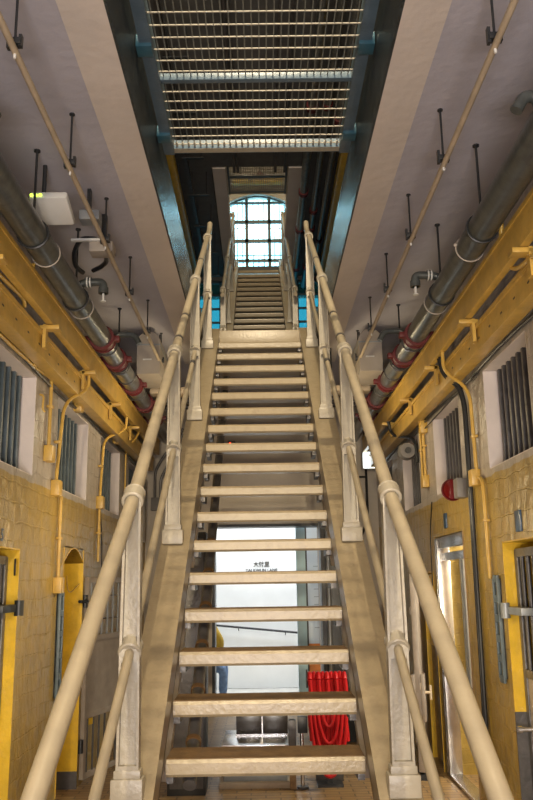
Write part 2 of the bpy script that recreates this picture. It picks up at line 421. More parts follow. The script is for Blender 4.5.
# ------------------------------------------------------------------ doorways in the walls
def reveal(w, s, a, b, z1, mat='yellow_jamb', base=True, depth=.4, t=.008, arch=False, dado=.3):
    xs = sorted((s*(W-.004), s*(W+depth)))
    r = MB(); z0 = .09 if base else 0
    r.box((xs[0], a-.002, z0), (xs[1], a+t, z1)); r.box((xs[0], b-t, z0), (xs[1], b+.002, z1))
    if not arch: r.box((xs[0], a, z1-t), (xs[1], b, z1))
    else:
        for k in range(16):
            p = lambda q: (a+(b-a)*q/16, z1-.11+.11*math.sin(math.pi*q/16))
            r.prism([p(k), p(k+1), (p(k+1)[0], p(k+1)[1]+.008), (p(k)[0], p(k)[1]+.008)], 'X', xs[0], xs[1])
    r.build('reveal', mat, w, False)
    if base:
        MB().box((xs[0]-.001, b-t-.004, 0), (xs[1]+.001, b, dado)).box((xs[0]-.001, a, 0), (xs[1]+.001, a+t+.004, dado)).build('dado', 'iron', w, False)

def gate(w, s, a, b, z1, plate):
    """closed barred gate in an opening, hinges on the far jamb"""
    X = s*(W+.075); g_ = MB()
    for y in (a+.02, b-.05): g_.box((X-.015, y-.015, .04), (X+.015, y+.035, z1-.05), .004)
    for z in (.06, 1.0, z1-.07): g_.box((X-.014, a+.02, z-.025), (X+.014, b-.03, z+.025), .004)
    g_.build('gate_frame', 'iron', w)
    n = 8
    for i in range(n):
        y = a+.1+(b-a-.22)*i/(n-1); MB().cyl((X, y, 1.0), (X, y, z1-.07), .013).build('bar', 'iron', w)
    MB().box((X-.006, a+.03, .06), (X+.006, b-.04, 1.0)).build('lower_panel', plate, w)
    hz = 1.42 if s < 0 else 1.36
    h = MB().cyl((s*(W-.02), b-.02, hz-.045), (s*(W-.02), b-.02, hz+.045), .028); h.box((min(X, s*(W-.01)), b-.30, hz-.022), (max(X, s*(W-.01)), b-.0, hz+.022), .004)
    h.build('hinge', 'black' if s < 0 else 'steelgrey', w)
w = thing('door_1', (-W, 4.6, 0), None, None, kind='structure'); reveal(w, -1, *DL[0][:2], 1.77, base=False); gate(w, -1, *DL[0][:2], 1.77, 'iron')
MB().torus((-1.488, 5.03, 1.66), (1, .3, 0), .045, .006).build('ring', 'black', w)
w = thing('door_2', (W, 4.6, 0), None, None, kind='structure'); reveal(w, 1, *DR[0][:2], 1.77, dado=.78); gate(w, 1, *DR[0][:2], 1.77, 'leafgrey')
lk = MB().cyl((1.55, 4.85, .87), (1.565, 4.85, .87), .05); lk.torus((1.545, 4.85, .87), (1, 0, 0), .045, .008); lk.build('lock', 'steelgrey', w)
MB().cyl((1.47, 5.0, .70), (1.56, 5.0, .70), .013).cyl((1.45, 5.0, .70), (1.475, 5.0, .70), .02).build('bolt', 'chrome', w)
w = thing('door_3', (-W, 6.55, 0), None, None, kind='structure'); reveal(w, -1, 6.22, 6.9, 1.83, arch=True, dado=.13)
MB().box((-W-.4, 6.22, 0), (-W-.385, 6.9, 1.83)).build('back_board', 'yellow_jamb', w, False)
MB().tube([(-1.484, 6.35, 1.62), (-1.50, 6.45, 1.52), (-1.51, 6.6, 1.49), (-1.5, 6.86, 1.56)], .005, 6, smooth=.08).build('cable', 'yellow', w)
w = thing('door_4', (W, 6.6, 0), None, None, kind='structure')
fr = MB()
for y0_, y1_ in ((7.04, 7.09), (7.10, 7.145)): fr.box((W-.005, y0_, 0), (W+.10, y1_, 1.88), .006)
fr.box((W-.0, 6.11, 1.80), (W+.06, 7.15, 1.895), .006); fr.box((W+.02, 6.11, 1.70), (W+.07, 7.15, 1.765), .006)
fr.box((W-.01, 6.11, 0), (W+.1, 7.15, .03), .004)
fr.build('aluminium_frame', 'chrome', w)
MB().box((W-.003, 6.1, 0), (W+.4, 6.125, 1.9)).build('near_jamb', 'wood', w)
w = thing('door_5', (W, 7.55, 0), None, None, kind='structure'); reveal(w, 1, 7.27, 7.85, 1.62, base=False)
sl = MB()
for i in range(12): sl.box((W+.05, 7.29+i*.047, 1.0), (W+.075, 7.315+i*.047, 1.60), .003)
sl.box((W+.05, 7.27, 1.27), (W+.08, 7.85, 1.33)); sl.box((W+.05, 7.27, .97), (W+.08, 7.85, 1.03))
sl.build('slats', 'yellow_jamb', w); MB().box((W+.06, 7.27, 0), (W+.08, 7.85, 1.0)).build('lower_panel', 'wood', w)  # brown lower panel stands in for shadow over the yellow gate
MB().box((W+.12, 7.27, 0), (W+.13, 7.85, 1.6)).build('back_board', 'wood', w)

# lit tiled room behind the white-framed doorway
struct('wall_tiled', MB().box((W+.4, 7.15, 0), (3.3, 7.3, Z1b)).box((W+.2, 7.16, 0), (W+.4, 7.3, 1.9)), 'tilewall')
struct('wall_tiled_near', MB().box((W+.4, 5.75, 0), (3.3, 5.9, Z1b)), 'plaster')
t = thing('wall_cabinet', (1.79, 7.1, .5), 'white upright wall panel with grey base on yellow tiles inside the lit doorway', 'cabinet')
MB().box((1.70, 7.06, .68), (1.95, 7.15, 1.72), .006).build('panel', 'white', t)
MB().box((1.685, 7.08, .50), (1.98, 7.15, .675), .004).build('base_panel', 'steelgrey', t)
MB().box((1.683, 7.1, .68), (1.698, 7.15, 1.74)).build('side_frame', 'steelgrey', t)

# ------------------------------------------------------------------ staircases
SL = .7; RUN = .2806
def staircase(loc_y, z_top, nsteps, y_top, label, posts_y, full=True):
    """straight flight rising along +Y; nosing of tread i at y0+i*RUN"""
    RISE = .201
    root = thing('staircase', (0, y_top-nsteps*RUN, z_top-nsteps*RISE), label, 'staircase', None)
    yn = lambda i: y_top-(nsteps-i)*RUN
    zn = lambda i: z_top-(nsteps-i)*RISE
    for i in range(1, nsteps):
        y, z = yn(i), zn(i)
        mb = MB()
        # folded nosing: soft front lip, thin plate behind
        prof = [(y+.262, z), (y+.012, z), (y, z-.014), (y, z-.058), (y+.01, z-.07), (y+.05, z-.07), (y+.055, z-.045), (y+.262, z-.045)]
        mb.prism(prof, 'X', -.43, .43)
        tr = mb.build('tread', 'stair', root)
        MB().box((-.43, y+.022, z), (.43, y+.262, z+.003)).build('tread_cover', 'tread_cover' if False else 'tread_top', tr, False)
        if full:
            br = MB()
            for s in (-1, 1): br.box((s*.43-.03*(s > 0), y+.03, z-.10), (s*.43+.03*(s < 0), y+.25, z-.045))
            build_each(br, 'bracket', 'iron', tr, False)
    # stringers: deep box with a broad top flange
    k = .201/RUN
    for s in (-1, 1):
        ya, yb = (yn(0)-.15, yn(nsteps)+.02)
        zl = (lambda y: z_top-.105-(y_top-y)*.678) if full else (lambda y: z_top-(y_top-y)*k)
        zd = lambda y: z_top-(y_top-y)*k
        xs = sorted((s*.432, s*.475)); mb = MB()
        mb.prism([(ya, max(zd(ya)-.24, 0)), (ya, zl(ya)+.10), (yb, zl(yb)+.10), (yb, zd(yb)-.22)], 'X', *xs)
        xs = sorted((s*.432, s*.60))
        mb.prism([(ya, zl(ya)+.10), (ya, zl(ya)+.135), (yb, zl(yb)+.135), (yb, zl(yb)+.10)], 'X', *xs)
        mb.prism([(ya, max(zd(ya)-.26, 0)), (ya, max(zd(ya)-.23, .02)), (yb, zd(yb)-.21), (yb, zd(yb)-.24)], 'X', *sorted((s*.432, s*.58)))
        mb.build('stringer', 'stair', root)
    kk = (k)
    def line(y): return zl(y)+.15
    kr = .683 if full else k
    for s in (-1, 1):
        hand = []
        for py in posts_y:
            zb = line(py); X = s*.53; H = 1.13 + (.012*(py-3.4) if full else 0); HM = .53 + (.008*(py-3.4) if full else 0)
            mb = MB()
            # foot
            mb.box((X-.062, py-.045, zb-.03), (X+.062, py+.045, zb+.055), .008)
            mb.box((X-.052, py-.035, zb+.05), (X+.052, py+.035, zb+.085), .006)
            def seg(z0, z1, w0, w1, d=.032):
                # tapered plate with a raised border around a sunk panel
                for sy in (-1, 1):
                    pass
                mb.prism([(X-w0, z0), (X+w0, z0), (X+w1, z1), (X-w1, z1)], 'Y', py-.003, py+.003)
                bw = .010
                mb.prism([(X-w0, z0), (X-w0+bw, z0), (X-w1+bw, z1), (X-w1, z1)], 'Y', py-d, py+d)
                mb.prism([(X+w0-bw, z0), (X+w0, z0), (X+w1, z1), (X+w1-bw, z1)], 'Y', py-d, py+d)
                mb.prism([(X-w0+bw, z0), (X+w0-bw, z0), (X+w0-bw, z0+.02), (X-w0+bw, z0+.02)], 'Y', py-d, py+d)
                mb.prism([(X-w1+bw, z1-.04), (X+w1-bw, z1-.04), (X+w1-bw, z1), (X-w1+bw, z1)], 'Y', py-d, py+d)
            seg(zb+.08, zb+HM-.012, .044, .040); seg(zb+HM-.012, zb+H-.01, .040, .034)
            # bosses
            t = V((0, 1, kr)).normalized()
            for hz, r, L in ((HM, .046, .026), (H, .044, .034)):
                c = V((X, py, zb+hz)); mb.cyl(c-t*L, c+t*L, r, seg=24)
                mb.torus(c-t*L, t, r-.006, .008); mb.torus(c+t*L, t, r-.006, .008)
            mb.build('baluster', 'cast', root)
        ys = posts_y
        ya, yb = ys[0]-(2.6 if full else .25), ys[-1]+.32
        zr = lambda y, h: line(y)+h+((.012 if h > 1 else .008)*(y-3.4) if full else 0)
        top = [(s*.53, yb, zr(yb, 1.13))]
        top = ([(s*.53, ya, zr(ys[0], 1.13)-.60*(ys[0]-ya)), (s*.53, ys[0], zr(ys[0], 1.13))] if full else [(s*.53, ya, zr(ya, 1.13))])+top
        if full: top.append((s*.53, yb+.08, zr(yb, 1.13)+.12))
        else: top += [(s*.53, yb+.10, zr(yb, 1.13)+.02), (s*.64, yb+.14, zr(yb, 1.13)+.02)]
        hr = MB().tube(top, .0285, 16, smooth=.08).build('handrail', 'rail', root)
        mr = MB().tube([(s*.53, ya, zr(ys[0], .53)-(.60 if full else k)*(ys[0]-ya)), (s*.53, ys[0], zr(ys[0], .53)), (s*.53, yb-.3, zr(yb-.3, .53))], .019, 14).build('mid_rail', 'rail', root)
        if full:
            bands = MB()
            t = V((0, 1, kr)).normalized()
            for y in (ys[1]+.22, ys[2]-.9, ys[2]+.6):
                c = V((s*.53, y, zr(y, 1.13))); bands.cyl(c-t*.018, c+t*.018, .0305, seg=16)
            for y in (ys[2]-.25,):
                c = V((s*.53, y, zr(y, .53))); bands.cyl(c-t*.03, c+t*.03, .022, seg=16)
            build_each(bands, 'rail_joint', 'iron', hr)
    if full:
        # edge beam of the landing
        MB().box((-.60, y_top-.03, z_top-.17), (.60, y_top+.16, z_top+.006), .006).build('landing_edge', 'stair', root)
        # service pipe slung under the left of the treads
        p = MB(); P0 = V((-.345, 3.3, .18-.02)); P1 = V((-.345, 8.2, .18+4.9*k-.02))
    return root
T1 = 4.221
st1 = staircase(3.79, T1, 21, 8.56, 'near cream-painted iron staircase rising up the middle of the corridor to the upper landing', [3.40, 4.93, 6.48, 8.02])
YT2 = 16.7
st2 = staircase(11, Z2, 20, YT2, 'far cream staircase above the first landing, climbing towards the arched window', [11.5, 13.1, 14.7, 16.3], False)

t = thing('service_pipe', (-.345, 3.5, 0), 'dark pipe with amber rings slung under the left ends of the near stair treads', 'pipe')
k = .201/RUN
zz = lambda y: T1-(8.56-y)*k-.30
MB().cyl((-.345, 4.0, zz(4.0)), (-.345, 8.3, zz(8.3)), .032).build('pipe', 'iron', t)
rg = MB()
for i in range(15):
    y = 4.2+i*RUN; rg.cyl((-.345, y, zz(y)), (-.345, y+.02, zz(y)+.02*k), .038)
build_each(rg, 'ring', 'amber', t)

# ------------------------------------------------------------------ horizontal safety grilles
def grille(ya, yb, z, hw, label, mid, wires_y, group=None, blue=True):
    t = thing('safety_grille', (0, (ya+yb)/2, z), label, 'grille')
    for s in (-1, 1): MB().box((s*hw-.033, ya, z-.03), (s*hw+.033, yb, z+.06), .004).build('side_rail', 'slate', t)
    for y in (ya, yb-.05): MB().box((-hw, y, z-.02), (hw, y+.05, z+.045), .004).build('end_rail', 'slate', t)
    for y in mid: MB().box((-hw, y-.018, z-.01), (hw, y+.018, z+.03), .003).build('cross_rail', 'slate', t)
    m = MB(); y = ya
    while y < yb-.03:
        m.cyl((-hw+.03, y, z-.0), (hw-.03, y, z), .0044 if blue else .009, seg=6, cap=False); y += wires_y
    m.build('cross_wires', 'wire', t)
    m = MB(); x = -hw+.05
    while x < hw-.03:
        m.cyl((x, ya, z+.012), (x, yb-.02, z+.012), .0036 if blue else .007, seg=5, cap=False); x += .037
    m.build('long_wires', 'darkwire', t)
    m = MB(); x = -hw+.045
    while x < hw-.03: m.box((x, yb-.095, z+.0), (x+.012, yb-.045, z+.006)); x += .037
    m.box((-hw, yb-.06, z-.022), (hw, yb-.012, z-.019))
    if blue: 
        for s in (-1, 1):
            for y in (ya+.5, 3.66, 4.50):
                MB().box((s*(hw+.01)-.04, y-.045, z-.05), (s*(hw+.01)+.04, y+.045, z+.02), .005).build('bracket', 'teal', t)
    m.build('edge_strip', 'wire' if blue else 'wire', t)
    return t
grille(1.2, 4.72, 4.22, .55, 'large wire safety grille across the opening overhead, in a slate frame with blue brackets', [3.0, 3.975], .093)
grille(12.1, 13.28, Z2, .50, 'small distant wire grille above the far staircase, just over the arched window', [12.7], .05, blue=False)
# wire guard fence seen through the grille, higher
grille(1.2, 8.6, 6.9, .58, 'higher dark grille seen through the large overhead one, below the upper ceiling', [2.8, 4.6, 6.4], .15, blue=False) if False else None
t = thing('ceiling_tube', (0, 11.6, 8.0), 'silver horizontal tube crossing under the upper slab above the far stair', 'pipe')
MB().cyl((-.80, 11.6, 7.98), (.72, 11.6, 7.98), .042).build('tube', 'galv', t)
m = MB()
for x in (-.62, -.1, .5): m.cyl((x-.012, 11.6, 7.98), (x+.012, 11.6, 7.98), .052)
build_each(m, 'clip', 'iron', t)

# ------------------------------------------------------------------ ceiling services, ground floor
def ceiling_conduit(s, label):
    t = thing('ceiling_conduit', (s*.92, 5, 3.59), label, 'pipe', None)
    MB().cyl((s*.93, -1.5, 3.565), (s*.93, 8.6, 3.565), .014, seg=12).build('conduit', 'beigepipe', t)
    for i in range(7):
        y = 2.80+.93*i-.0
        r = MB().cyl((s*.93, y, 3.60), (s*.93, y, 3.87), .0055, seg=8); r.cyl((s*.93, y, 3.862), (s*.93, y, 3.87), .014, seg=10)
        rod = r.build('hanger_rod', 'black', t)
        c = MB().box((s*.93-.026, y-.02, 3.585), (s*.93+.026, y+.02, 3.612), .003).box((s*.93-.03, y-.012, 3.572), (s*.93-.018, y+.012, 3.64)).box((s*.93+.016, y-.012, 3.58), (s*.93+.028, y+.012, 3.63))
        c.build('clamp', 'black', rod)
        MB().cyl((s*.93, y+.005, 3.535), (s*.93, y+.005, 3.56), .006, seg=8).build('sprinkler_tip', 'white', rod)
ceiling_conduit(-1, 'thin beige conduit hung from the left half of the ceiling on black rods')
ceiling_conduit(1, 'thin beige conduit hung from the right half of the ceiling on black rods')

def main_pipe(s, label):
    X, Z, R = s*1.2, 3.38, .077
    t = thing('water_pipe', (X, 5, Z), label, 'pipe')
    MB().cyl((X, -1.5, Z), (X, 5.95, Z), R, seg=28).build('dark_section', 'pipe', t)
    MB().cyl((X, 5.9, Z), (X, YB, Z), R-.002, seg=28).build('galvanised_section', 'galv', t)
    for y in (6.02, 6.6, 7.5, 8.3, 9.1):
        c = MB().cyl((X, y-.045, Z), (X, y+.045, Z), R+.012, seg=28); c.cyl((X, y-.05, Z), (X, y-.043, Z), R+.02, seg=28); c.cyl((X, y+.043, Z), (X, y+.05, Z), R+.02, seg=28)
        c.box((X-R-.055, y-.03, Z-.02), (X-R, y+.03, Z+.02), .004); c.box((X+R, y-.03, Z-.02), (X+R+.055, y+.03, Z+.02), .004)
        c.build('coupling', 'red', t)
    m = MB()
    for y in (6.2, 6.8, 7.15, 7.8): m.torus((X, y, Z), (0, 1, 0), R+.002, .006)
    build_each(m, 'weld_ring', 'iron', t)
    for y in (4.08, 5.1, 6.72, 8.4):
        m = MB(); m.torus((X, y, Z), (0, 1, 0), R+.005, .007, 20, 6)
        m.cyl((X, y, Z+R), (X, y, Z1b), .007, seg=8).cyl((X, y, Z1b-.01), (X, y, Z1b), .018, seg=10)
        build_each(m, 'hanger', 'black', t)
    m = MB(); m.torus((X, 4.35, Z), (0, 1, 0), R+.003, .004).torus((X, 5.28, Z), (0, 1, 0), R+.003, .004); m.sphere((X-s*.0-.08, 4.35, Z+.02), .013); build_each(m, 'light_clip', 'ahu', t)
    # elbowed branch with a sprinkler drop
    e = MB(); y = 5.15 if s < 0 else 5.1
    e.tube([(X, y, Z+.02), (X, y, Z+.12), (X-s*.10, y, Z+.13), (X-s*.17, y, Z+.13), (X-s*.17, y, Z+.05)], .027, 12, smooth=.05)
    e.cyl((X-s*.05, y, Z+.13), (X-s*.09, y, Z+.13), .035).cyl((X-s*.17, y, Z+.09), (X-s*.17, y, Z+.05), .034)
    br = e.build('branch', 'pipe', t)
    d = MB().cyl((X-s*.17, y, Z+.05), (X-s*.17, y, Z+.0), .008).cyl((X-s*.17, y, Z+.0), (X-s*.17, y, Z-.006), .018)
    d.build('sprinkler', 'white', br)
    for q in (.06, .08): MB().cyl((X-s*q, y, Z+.13), (X-s*(q+.008), y, Z+.13), .0365).build('pipe_ring', 'white', br)
    y = 6.55
    MB().tube([(X, y, Z+.02), (X, y, Z+.2), (X-s*.16, y, Z+.2), (X-s*.2, y, Z+.12)], .024, 12, smooth=.05).build('branch', 'pipe', t)
    y = 3.12
    MB().tube([(X+s*.0, y, Z+.05), (X, y, Z+.16), (X-s*.06, y, Z+.17), (X-s*.10, y, Z+.10)], .027, 12, smooth=.05).build('branch', 'pipe', t)
main_pipe(-1, 'thick dark water pipe with red couplings running under the left side of the ceiling')
main_pipe(1, 'thick dark water pipe with red couplings running under the right side of the ceiling')

def trunk(s):
    side = 'left' if s < 0 else 'right'
    X = s*1.3
    t = thing('cable_trunking', (X, 5, 3.2), 'upper yellow steel trunking beam along the %s wall, nearest the water pipe' % side, 'beam')
    b = MB().box((X-.022, -1, 3.13), (X+.022, 10.2, 3.30), .004)
    b.box((X-.028, -1, 3.285), (X+.028, 10.2, 3.31)); b.build('beam', 'yellow', t)
    for i in range(8):
        y = 1.5+i*1.12
        MB().box((X-s*.0-.06, y, 3.10), (X+.06, y+.08, 3.125), .003).box((X+s*.03-.01, y, 2.98), (X+s*.03+.01, y+.05, 3.13)).build('bracket', 'yellow', t)
    X = s*1.385
    t = thing('cable_trunking', (X, 5, 2.95), 'lower yellow steel trunking beam fixed against the %s wall above the cell windows' % side, 'beam')
    b = MB().box((X-.035, -1, 2.93), (X+.055, 10.2, 3.08), .004) if s > 0 else MB().box((X-.055, -1, 2.93), (X+.035, 10.2, 3.08), .004); b.box((X-s*.04-.006, -1, 3.06), (X-s*.04+.006, 10.2, 3.09))
    b.build('beam', 'yellow', t)
    m = MB()
    for i in range(24): m.box((X-s*.0355-.001, .5+i*.24, 2.99), (X-s*.0355+.001, .53+i*.24, 3.0))
    build_each(m, 'slot', 'black', t)
    t = thing('black_cable', (s*1.45, 5, 2.95), 'thin black cable along the %s wall under the lower yellow beam' % side, 'cable')
    MB().tube([(s*1.462, y, 2.915+.012*math.sin(y*3)) for y in [(-1+.2*i) for i in range(57)]], .010, 8).build('cable', 'rubber', t)
trunk(-1); trunk(1)

# yellow conduits on walls; each one with its boxes
def conduit(path, boxes, label, s, r=.0125, clips=(), mat='yellow', sm=.12):
    base = V(path[-1])
    t = thing('electrical_conduit', base, label, 'conduit')
    MB().tube(path, r, 10, smooth=sm).build('pipe', mat, t)
    for (y, z) in boxes:
        X = s*(W-.03)
        MB().box((X-.03, y-.05, z-.055), (X+.03, y+.05, z+.055), .005).build('junction_box', mat, t)
    if clips:
        m = MB()
        for (x, y, z) in clips: m.box((x-.02, y-.028, z-.009), (x+.02, y+.028, z+.009), .003)
        build_each(m, 'clip', mat, t)
XL = -W+.022
conduit([(XL, 5.57, 3.04), (XL, 5.57, 2.46)], [(5.57, 2.43)], 'short yellow conduit dropping to a box left of the second left cell window', -1, clips=[(XL, 5.57, 2.76)])
conduit([(-1.30, 6.05, 3.13), (-1.30, 6.05, 2.99), (XL+.03, 5.84, 2.86), (XL, 5.8, 2.25), (XL, 5.8, 2.2)], [(5.80, 2.22)], 'long bent yellow conduit from the left beam down past the second left cell window', -1, clips=[(XL, 5.8, 2.55)])
conduit([(XL, 5.97, 2.18), (XL, 5.97, 1.58)], [(5.97, 1.55)], 'yellow conduit on ochre brick from window level down to the lock channel', -1, clips=[(XL, 5.97, 1.88)])
conduit([(-1.30, 7.8, 3.13), (-1.30, 7.8, 3.0), (XL, 7.52, 2.88), (XL, 7.40, 2.3), (XL, 7.40, 1.75)], [(7.40, 2.27)], 'bent yellow conduit beside the third left cell window, running below its box', -1, clips=[(XL, 7.4, 2.6), (XL, 7.4, 2.0)])
conduit([(-1.30, 8.6, 3.13), (-1.34, 8.5, 3.0), (XL, 8.3, 2.97), (XL, 8.15, 2.98)], [(8.12, 2.98)], 'small yellow conduit hook with a box above the third left cell window', -1)
conduit([(XL, 8.75, 2.95), (XL, 8.75, 2.1)], [], 'thin yellow conduit just past the third left cell window', -1, r=.01)
conduit([(XL, 1.5, 2.915-.0), (XL, 5.2, 2.93), (XL, 5.5, 2.98-.02), (XL, 6.33, 2.955)], [(6.4, 2.95)], 'long level yellow conduit above the left windows, ending at a box', -1, clips=[(XL, 5.1, 2.93)])
conduit([(-1.34, 3.0, 3.05), (-1.34, 4.46, 3.15), (-1.37, 4.56, 3.12), (-1.34, 4.6, 3.42)], [], 'hooked yellow conduit end at the left edge beside the beam', -1)
XR = W-.022
conduit([(1.30, 5.62, 3.13), (1.30, 5.62, 2.98), (XR-.01, 5.52, 2.84), (XR, 5.52, 2.24)], [(5.56, 2.22)], 'bent yellow conduit from the right beam down to the box below the first right window', 1, clips=[(XR, 5.52, 2.5)])
conduit([(XR, 5.50, 2.215), (XR, 5.40, 2.20), (XR, 5.38, 2.05), (XR, 5.38, 1.55)], [], 'yellow conduit curving down the ochre brick to the right lock channel', 1, clips=[(XR, 5.38, 1.92)])
conduit([(XR, 7.25, 3.06), (XR, 7.25, 2.42)], [(7.20, 2.88), (7.25, 2.40)], 'yellow conduit with two boxes between the second and third right windows', 1, clips=[(XR, 7.25, 2.72)])
conduit([(XR, 7.38, 3.06), (XR, 7.38, 2.42)], [], 'plain yellow conduit parallel to the two-box one on the right wall', 1, clips=[(XR, 7.38, 2.7)])
conduit([(1.30, 4.05, 3.45), (1.30, 4.12, 3.22), (1.33, 4.0, 3.1), (1.33, 3.5, 3.05)], [], 'hooked yellow conduit end at the right edge beside the beam', 1)
def cable(path, label, r=.012, sm=.15, n=1, off=(0, .03, 0)):
    t = thing('flexible_cable', path[0], label, 'cable')
    for i in range(n): MB().tube([V(p)+V(off)*i for p in path], r, 8, smooth=sm).build('cable', 'rubber', t)
cable([(1.31, 5.75, 3.13), (1.33, 5.75, 3.0), (XR, 5.70, 2.88), (XR, 5.70, 2.1), (XR, 5.72, 1.2), (XR, 5.74, .3)], 'pair of black cables running down the right wall past the red beacon', .013, .2, 2, (0, .045, 0))
cable([(1.30, 8.2, 3.13), (1.33, 8.2, 2.98), (XR, 7.62, 2.86), (XR, 7.60, 2.62)], 'black looping cable from the right beam to the bell', .016, .2)
cable([(XR, 7.05, 2.2), (XR, 7.2, 1.95), (XR, 7.22, 1.5)], 'thin black wire sagging beside the white-framed doorway', .005, .1)
cable([(XL, 7.45, 2.2), (XL, 7.55, 1.95), (XL, 7.6, 1.6)], 'thin black wire sagging left of the open gate', .005, .1)
cable([(XR, 5.36, 2.88), (XR, 5.6, 2.9), (XR, 7.2, 2.86)], 'thin dark level cable across the top of the second right window', .006, .1)

# lock channels
for s, y, label in ((-1, 6.10, 'slotted dark channel on the left brick beside the arched yellow doorway'), (1, 5.27, 'slotted dark channel on the right brick beside the near yellow jamb')):
    t = thing('slotted_channel', (s*W, y, .8), label, 'bracket')
    X = s*(W-.02); zt_, zb_ = (1.5, .78) if s < 0 else (1.55, .95)
    m = MB()
    for dy in (-.045, .045): m.box((X-.008, y+dy-.008, zb_), (X+.012, y+dy+.008, zt_), .002)
    n = 5
    for i in range(n+1): z = zb_+(zt_-zb_)*i/n; m.box((X-.006, y-.045, z-.025), (X+.010, y+.045, z+.02), .002)
    m.build('frame', 'bluebar', t); MB().box((s*W-.002, y-.05, zb_), (s*W+.002, y+.05, zt_)).build('back_plate', 'black', t)

# beacon and bell, number plates
t = thing('alarm_beacon', (1.44, 6.03, 2.2), 'red dome alarm beacon with grey back box on the right wall', 'alarm')
MB().box((1.40, 5.86, 2.12), (1.478, 5.98, 2.26), .006).build('back_box', 'graybox', t)
m = MB(); m.cyl((1.40, 5.99, 2.19), (1.40, 6.05, 2.19), .07, seg=24); m.build('lens', 'redlens', t)
MB().cyl((1.40, 6.05, 2.19), (1.40, 6.09, 2.19), .075, .05, seg=24).build('lens_cap', 'redlens', t)
MB().torus((1.40, 6.02, 2.19), (0, 1, 0), .076, .006).build('ridge', 'red', t)
t = thing('alarm_bell', (1.43, 7.8, 2.72), 'round grey bell on the right wall beside the third window', 'bell')
MB().cyl((1.38, 7.62, 2.74), (1.38, 7.70, 2.74), .07, .085, seg=24).build('dome', 'graybox', t)
MB().cyl((1.38, 7.6, 2.74), (1.38, 7.62, 2.74), .03, seg=16).build('cap', 'black', t)
MB().box((1.36, 7.7, 2.69), (1.478, 7.76, 2.79), .004).build('back_box', 'graybox', t)

def text(body, loc, rot, size, mat, parent, name='lettering', align='CENTER', ext=.0015):
    cu = bpy.data.curves.new(name, 'FONT'); cu.body = body; cu.size = size; cu.align_x = align; cu.align_y = 'CENTER'; cu.extrude = ext; cu.offset = size*.012
    tmp = bpy.data.objects.new('tmp', cu); COL.objects.link(tmp)
    me = bpy.data.meshes.new_from_object(tmp.evaluated_get(bpy.context.evaluated_depsgraph_get())); bpy.data.objects.remove(tmp)
    me.materials.clear(); me.materials.append(M[mat])
    o = bpy.data.objects.new(name, me); COL.objects.link(o); o.rotation_euler = rot
    if parent is not None: o.parent = parent; o.location = V(loc)-world_loc(parent)
    else: o.location = loc
    return o
rotR = (math.pi/2, 0, -math.pi/2); rotL = (math.pi/2, 0, math.pi/2)
t = thing('number_plate', (1.476, 4.76, 1.87), 'navy number plate on the right wall above the near yellow-jambed door', 'sign')
MB().box((1.468, 4.70, 1.81), (1.48, 4.80, 1.93), .002).build('plate', 'platebl', t)
t = thing('number_plate', (1.476, 6.65, 2.01), 'small dark number plate over the white-framed doorway', 'sign')
MB().box((1.468, 6.60, 1.95), (1.48, 6.69, 2.07), .002).build('plate', 'platebl', t)
t = text('5', (-1.477, 4.72, 1.83), rotL, .10, 'platebl', None, 'painted_number'); tag(t, 'dark painted number on the left brick above the near doorway', 'sign')
t = thing('wall_hook', (-1.47, 5.36, 2.76), 'small brass hook on grey wall between the first two left windows', 'hook')
MB().tube([(-1.478, 5.36, 2.80), (-1.45, 5.36, 2.79), (-1.455, 5.36, 2.70), (-1.44, 5.37, 2.68)], .007, 8, smooth=.02).build('hook', 'yellow', t)

# ------------------------------------------------------------------ ceiling devices
t = thing('access_point', (-1.2, 4.2, 3.65), 'white wireless box with green lights on the left ceiling', 'access point')
m = MB(); m.obox((-1.14, 4.22, 3.59), (.21, .22, .05), Euler((math.radians(-18), 0, 0)).to_matrix(), .018); m.build('casing', 'white', t)
m = MB()
for i in range(3): m.box((-1.235+i*.024, 4.105, 3.615), (-1.222+i*.024, 4.113, 3.625))
m.build('lights', 'led', t)
MB().cyl((-1.2, 4.25, 3.6), (-1.2, 4.25, 3.87), .012).build('stem', 'black', t)
t = thing('cable_box', (-1.02, 4.4, 3.7), 'small grey cable box on the left ceiling behind the wireless box', 'junction box')
MB().box((-1.06, 4.50, 3.66), (-.94, 4.60, 3.72), .005).build('casing', 'steelgrey', t); MB().box((-1.02, 4.53, 3.72), (-1.0, 4.57, 3.87)).build('stem', 'black', t)
t = thing('camera_box', (-1.0, 4.7, 3.6), 'pale angled ceiling box with cable loops beside the beige conduit', 'junction box')
MB().box((-1.07, 4.84, 3.60), (-.92, 4.96, 3.67), .008).build('casing', 'ahu', t); MB().box((-1.18, 4.82, 3.665), (-.95, 4.85, 3.68), .003).build('arm', 'white', t)
MB().box((-1.0, 4.88, 3.67), (-.97, 4.92, 3.87)).build('stem', 'black', t)
t = thing('cable_loop', (-1.2, 4.7, 3.65), 'black cable loops hanging between the left pipe and ceiling box', 'cable')
MB().tube([(-1.02, 4.84, 3.68), (-1.12, 4.84, 3.69), (-1.19, 4.95, 3.64), (-1.21, 5.1, 3.60), (-1.18, 5.2, 3.60)], .016, 8, smooth=.1).build('loop', 'rubber', t)
MB().tube([(-1.16, 5.42, 3.70), (-1.08, 5.34, 3.70), (-1.02, 5.2, 3.68), (-1.0, 4.98, 3.65)], .016, 8, smooth=.1).build('loop', 'rubber', t)
